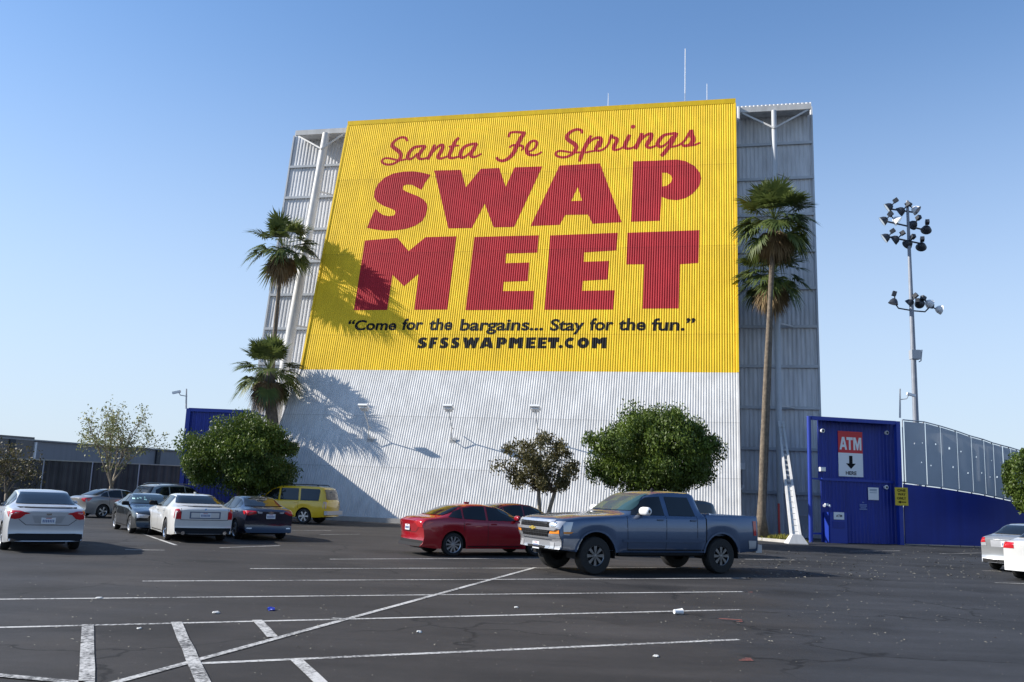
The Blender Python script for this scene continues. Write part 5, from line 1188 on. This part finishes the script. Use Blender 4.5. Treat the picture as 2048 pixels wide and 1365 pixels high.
# floodlight mast behind the fence
lp = at(1831.5, 837, 60); lb_ = Vector((lp.x, 60, 0)); ltop = at(1816, 402, 60).z
root = empty('floodlight_mast', lb_, 0, 'tall floodlight mast with three tiers of lamps behind the mesh fence', 'light mast')
def lz(py): return at(1822, py, 60).z
MB().tube([(0, 0, 0), (0, 0, lz(700)), (-.02, 0, ltop)], [.24, .17, .09], 12).build('pole', M['pole_grey'], root)
def flood(parent, p, yaw, pitch, m, s=1.):
    Mx = Matrix.Translation(p) @ Matrix.Rotation(yaw, 4, 'Z') @ Matrix.Rotation(pitch, 4, 'X') @ Matrix.Scale(s, 4)
    q = MB(); q.lathe([(.46, -.30), (.44, -.28), (.33, .02), (.18, .20), (.001, .24)], Mx, 18); o_ = q.build('lamp_head', m, parent, 45)
    MB().lathe([(.45, -.29), (.001, -.31)], Mx, 18).build('lens', M['clear_lens'], o_)
    c = Mx @ Vector((0, 0, .24)); e_ = Mx @ Vector((0, .12, .60)); q = MB(); q.bar(c, e_, .07); q.box(Mx @ Vector((0, .16, .66)), (.26, .26, .32), Mx.to_3x3().normalized()); q.build('ballast', M['dark'], o_)
def px2(px, py): p_ = at(px, py, 60); return Vector((p_.x-lb_.x, 0, p_.z))
for (pts, armp) in [([(1780, 413, 1.2, 1.0), (1804, 421, .8, 1.1), (1829, 419, -2.2, .9)], ((1784, 419), (1834, 426))), ([(1770, 440, 1.2, 1.0), (1791, 440, -2., .9), (1828, 448, .3, 1.2), (1853, 457, -.3, 1.2)], ((1776, 444), (1852, 461))), ([(1774, 474, 1.2, 1.0), (1793, 478, .9, 1.1), (1818, 486, .2, 1.2), (1843, 491, -.3, 1.2)], ((1776, 474), (1848, 489)))]:
    a_, b2 = px2(*armp[0]), px2(*armp[1]); MB().bar(a_, b2, .09).build('cross_arm', M['dark'], root)
    for i, (x, y, yaw, pit) in enumerate(pts): flood(root, px2(x, y), yaw, pit, M['dark'] if not (x in (1829, 1791)) else M['white'], .80)
q = MB(); pts = [px2(1792, 610), px2(1797, 617), px2(1826, 622), px2(1850, 624), px2(1857, 617)]; q.tube(pts, .05, 8); q.build('ring_arm', M['dark'], root, True)
for x, y, yaw, pit, m_ in [(1788, 602, 1.4, .3, M['dark']), (1822, 604, .8, .9, M['dark']), (1838, 607, -.6, 1.6, M['dark']), (1856, 606, -1.2, 1.2, M['white']), (1876, 619, -1.6, 1.4, M['white'])]: flood(root, px2(x, y), yaw, pit, m_, .74)
bx_ = px2(1830, 710); MB().box(bx_, (.62, .5, .62)).build('equipment_box', M['galv'], root); MB().tube([px2(1838, 724), px2(1842, 722), px2(1844, 700)], .04, 8).build('antenna_arm', M['galv'], root)

# ------------------------------------------------------------------ left: blue building, grey fence, warehouse
bl0 = at(361, 1000, 47); bl0.z = 0; bz = at(365, 817, 47).z
lbld = empty('blue_building', bl0, .02, 'blue corrugated building mostly hidden by the round tree left of the tower', 'building')
bw_ = at(500, 830, 47).x-bl0.x
sheet('front_panel', M['blue_sheet'], lbld, .1, bw_, [0, bz-.1], lambda z: 0, p=.2, dep=.03)
MB().box((0, -.02, bz/2), (.22, .22, bz)).build('post', M['blue_steel'], lbld); MB().box((bw_/2, -.03, bz-.06), (bw_, .18, .18)).build('top_beam', M['blue_steel'], lbld)
MB().box((bw_/2, 1.5, bz-.03), (bw_, 2.9, .08)).build('roof', M['blue_steel'], lbld); MB().box((.06, 1.5, bz/2), (.1, 3, bz-.1)).build('side_wall', M['blue_sheet'], lbld)
b = Vector((at(371, 815, 47).x, 47.1, bz)); mast(b, at(373, 778, 47.1), -1, 'thin camera mast on the left blue building')
f0, f1 = at(-260, 1000, 46), at(362, 1000, 52); f0.z = f1.z = 0
fd2 = f1-f0; lf = empty('slat_fence', f0, math.atan2(fd2.y, fd2.x), 'long grey-brown fence of weathered sheet along the left side', 'fence')
zf = 2.55
fm = mat('weathered_fence', (.085, .078, .072), .85, var=.2, vscale=.8, streak=.55)
sheet('fence_sheet', fm, lf, 0, fd2.length, [0, zf], lambda z: 0, p=.30, dep=.03)
for k in range(int(fd2.length/2.4)): MB().tube([(k*2.4+.4, -.07, 0), (k*2.4+.4, -.07, zf+.02)], .035, 8).build('post', M['galv'], lf)
MB().box((fd2.length/2, -.02, zf+.03), (fd2.length, .12, .06)).build('cap_rail', mat('pale_cap', (.40, .37, .30), .7, var=.2), lf)
# warehouse beyond
w0, w1 = at(-240, 900, 58), at(420, 900, 84); wz = 4.25
w0.z = w1.z = 0; wd2 = w1-w0
wh = empty('warehouse', w0, math.atan2(wd2.y, wd2.x), 'low grey warehouse with flat roof behind the left fence', 'building')
ww = wd2.length
MB().box((ww/2, 4, wz/2), (ww, 8, wz)).build('wall', mat('warehouse_wall', (.25, .25, .27), .8, var=.08, vscale=.4, streak=.1), wh)
MB().box((ww/2, 3.95, wz+.04), (ww+.1, 8.2, .10)).build('parapet', mat('parapet_cap', (.34, .33, .32), .8), wh)
def whx(px):
    Wi = Matrix.Rotation(-math.atan2(wd2.y, wd2.x), 3, 'Z'); d_ = Wi @ Vector(ray(px, 905)); o_ = Wi @ (Vector((0, 0, EYE))-w0); return (o_+d_*(-o_.y/d_.y)).x
x18, x65 = whx(19), whx(64)
MB().box((x65/2+1, -.06, wz/2+.1), (x65-2, .10, wz+.3)).build('brown_bay', mat('brown_bay_wall', (.20, .18, .165), .8, var=.1, vscale=.5, streak=.15), wh)
MB().box((x18, -.18, wz/2), (.45, .14, wz)).build('downpipe', M['dark'], wh); MB().box((x65+.1, -.14, wz*.6), (.14, .20, wz*.75)).build('white_trim', M['white'], wh); MB().box((whx(315), -.10, wz/2), (.4, .2, wz)).build('downpipe', M['dark'], wh)
MB().lathe([(.55, 0), (.53, .15), (.4, .28), (.2, .34), (.001, .36)], Matrix.Translation((whx(88), 3, wz)), 20).build('roof_vent', M['galv'], wh, True)

# ------------------------------------------------------------------ litter
lr = random.Random(12)
def crumple(name, px, py, s, m, label, hgt=.6, group='pieces of litter'):
    bm = bmesh.new(); bmesh.ops.create_icosphere(bm, subdivisions=2, radius=1)
    for v in bm.verts:
        k = 1+lr.uniform(-.28, .28); s_ = s*.62; v.co = Vector((v.co.x*s*k*.62, v.co.y*s*k*.8, max(0, v.co.z*s*hgt*.6*k+s*hgt*.3)))
    o = bm_obj(bm, name, m); o.location = G(px, py); return tag(o, label, 'litter', group)
paper = mat('white_litter', (.50, .50, .48), .7); bag = mat('blue_litter', (.02, .05, .42), .4)
crumple('crumpled_bag', 542, 1221, .09, bag, 'crumpled blue plastic bag on the asphalt between the white lines')
crumple('crumpled_paper', 432, 1227, .09, paper, 'white scrap of paper on the asphalt left of the blue bag', .35)
crumple('crumpled_paper', 838, 1265, .06, paper, 'small white scrap under the middle of the diagonal line', .4)
crumple('crumpled_paper', 198, 1197, .08, paper, 'pale scrap lying on the far white line at left', .3)
crumple('crumpled_paper', 1033, 1216, .06, paper, 'tiny white scrap ahead of the pickup beside another line', .4)
crumple('crumpled_paper', 279, 1258, .05, paper, 'tiny pale scrap between the two left hatching bars', .4)
crumple('crumpled_paper', 1312, 1314, .06, paper, 'white scrap on the brown asphalt near the right end of the nearest line', .4)
cu = empty('paper_cup', G(1356, 1229)+Vector((0, 0, .042)), .4, 'white paper cup lying on its side near a white line end', 'cup', 'pieces of litter')
MB().lathe([(.001, -.07), (.032, -.07), (.045, .065), (.049, .07), (.045, .075), (.04, .06), (.028, -.06), (.001, -.06)], Matrix.Rotation(rad(90), 4, 'Y'), 16).build('cup_body', M['white'], cu, 40)
cu.scale = (1.05,)*3
# fallen leaves and grit scattered over the asphalt
V = []; rng = np.random.default_rng(77)
def scatter(n, x0, x1, y0, y1, smin, smax):
    for _ in range(n):
        p_ = G(rng.uniform(x0, x1), rng.uniform(y0, y1)); s = rng.uniform(smin, smax); a = rng.random()*6.28
        if p_.y > 43: continue
        c_, s_ = math.cos(a)*s, math.sin(a)*s; z_ = .012
        V.extend([(p_.x-c_, p_.y-s_, z_), (p_.x+s_*.5, p_.y-c_*.5, z_+s*.4), (p_.x+c_, p_.y+s_, z_+.005), (p_.x-s_*.5, p_.y+c_*.5, z_+s*.2)])
scatter(380, 1480, 2048, 1098, 1160, .025, .06); scatter(260, 1380, 2048, 1150, 1290, .012, .03); scatter(330, 0, 1480, 1085, 1300, .010, .026); scatter(60, 0, 2048, 1280, 1365, .006, .014)
V = np.array(V); me = leaf_obj('fallen_leaves', V, np.repeat(rng.random(len(V)//4), 4), mat('dry_leaf_litter', (.22, .205, .165), .8, var=.3, vscale=7), None)
tag(me, 'pale dry leaves and grit scattered over the asphalt', 'litter', kind='stuff')
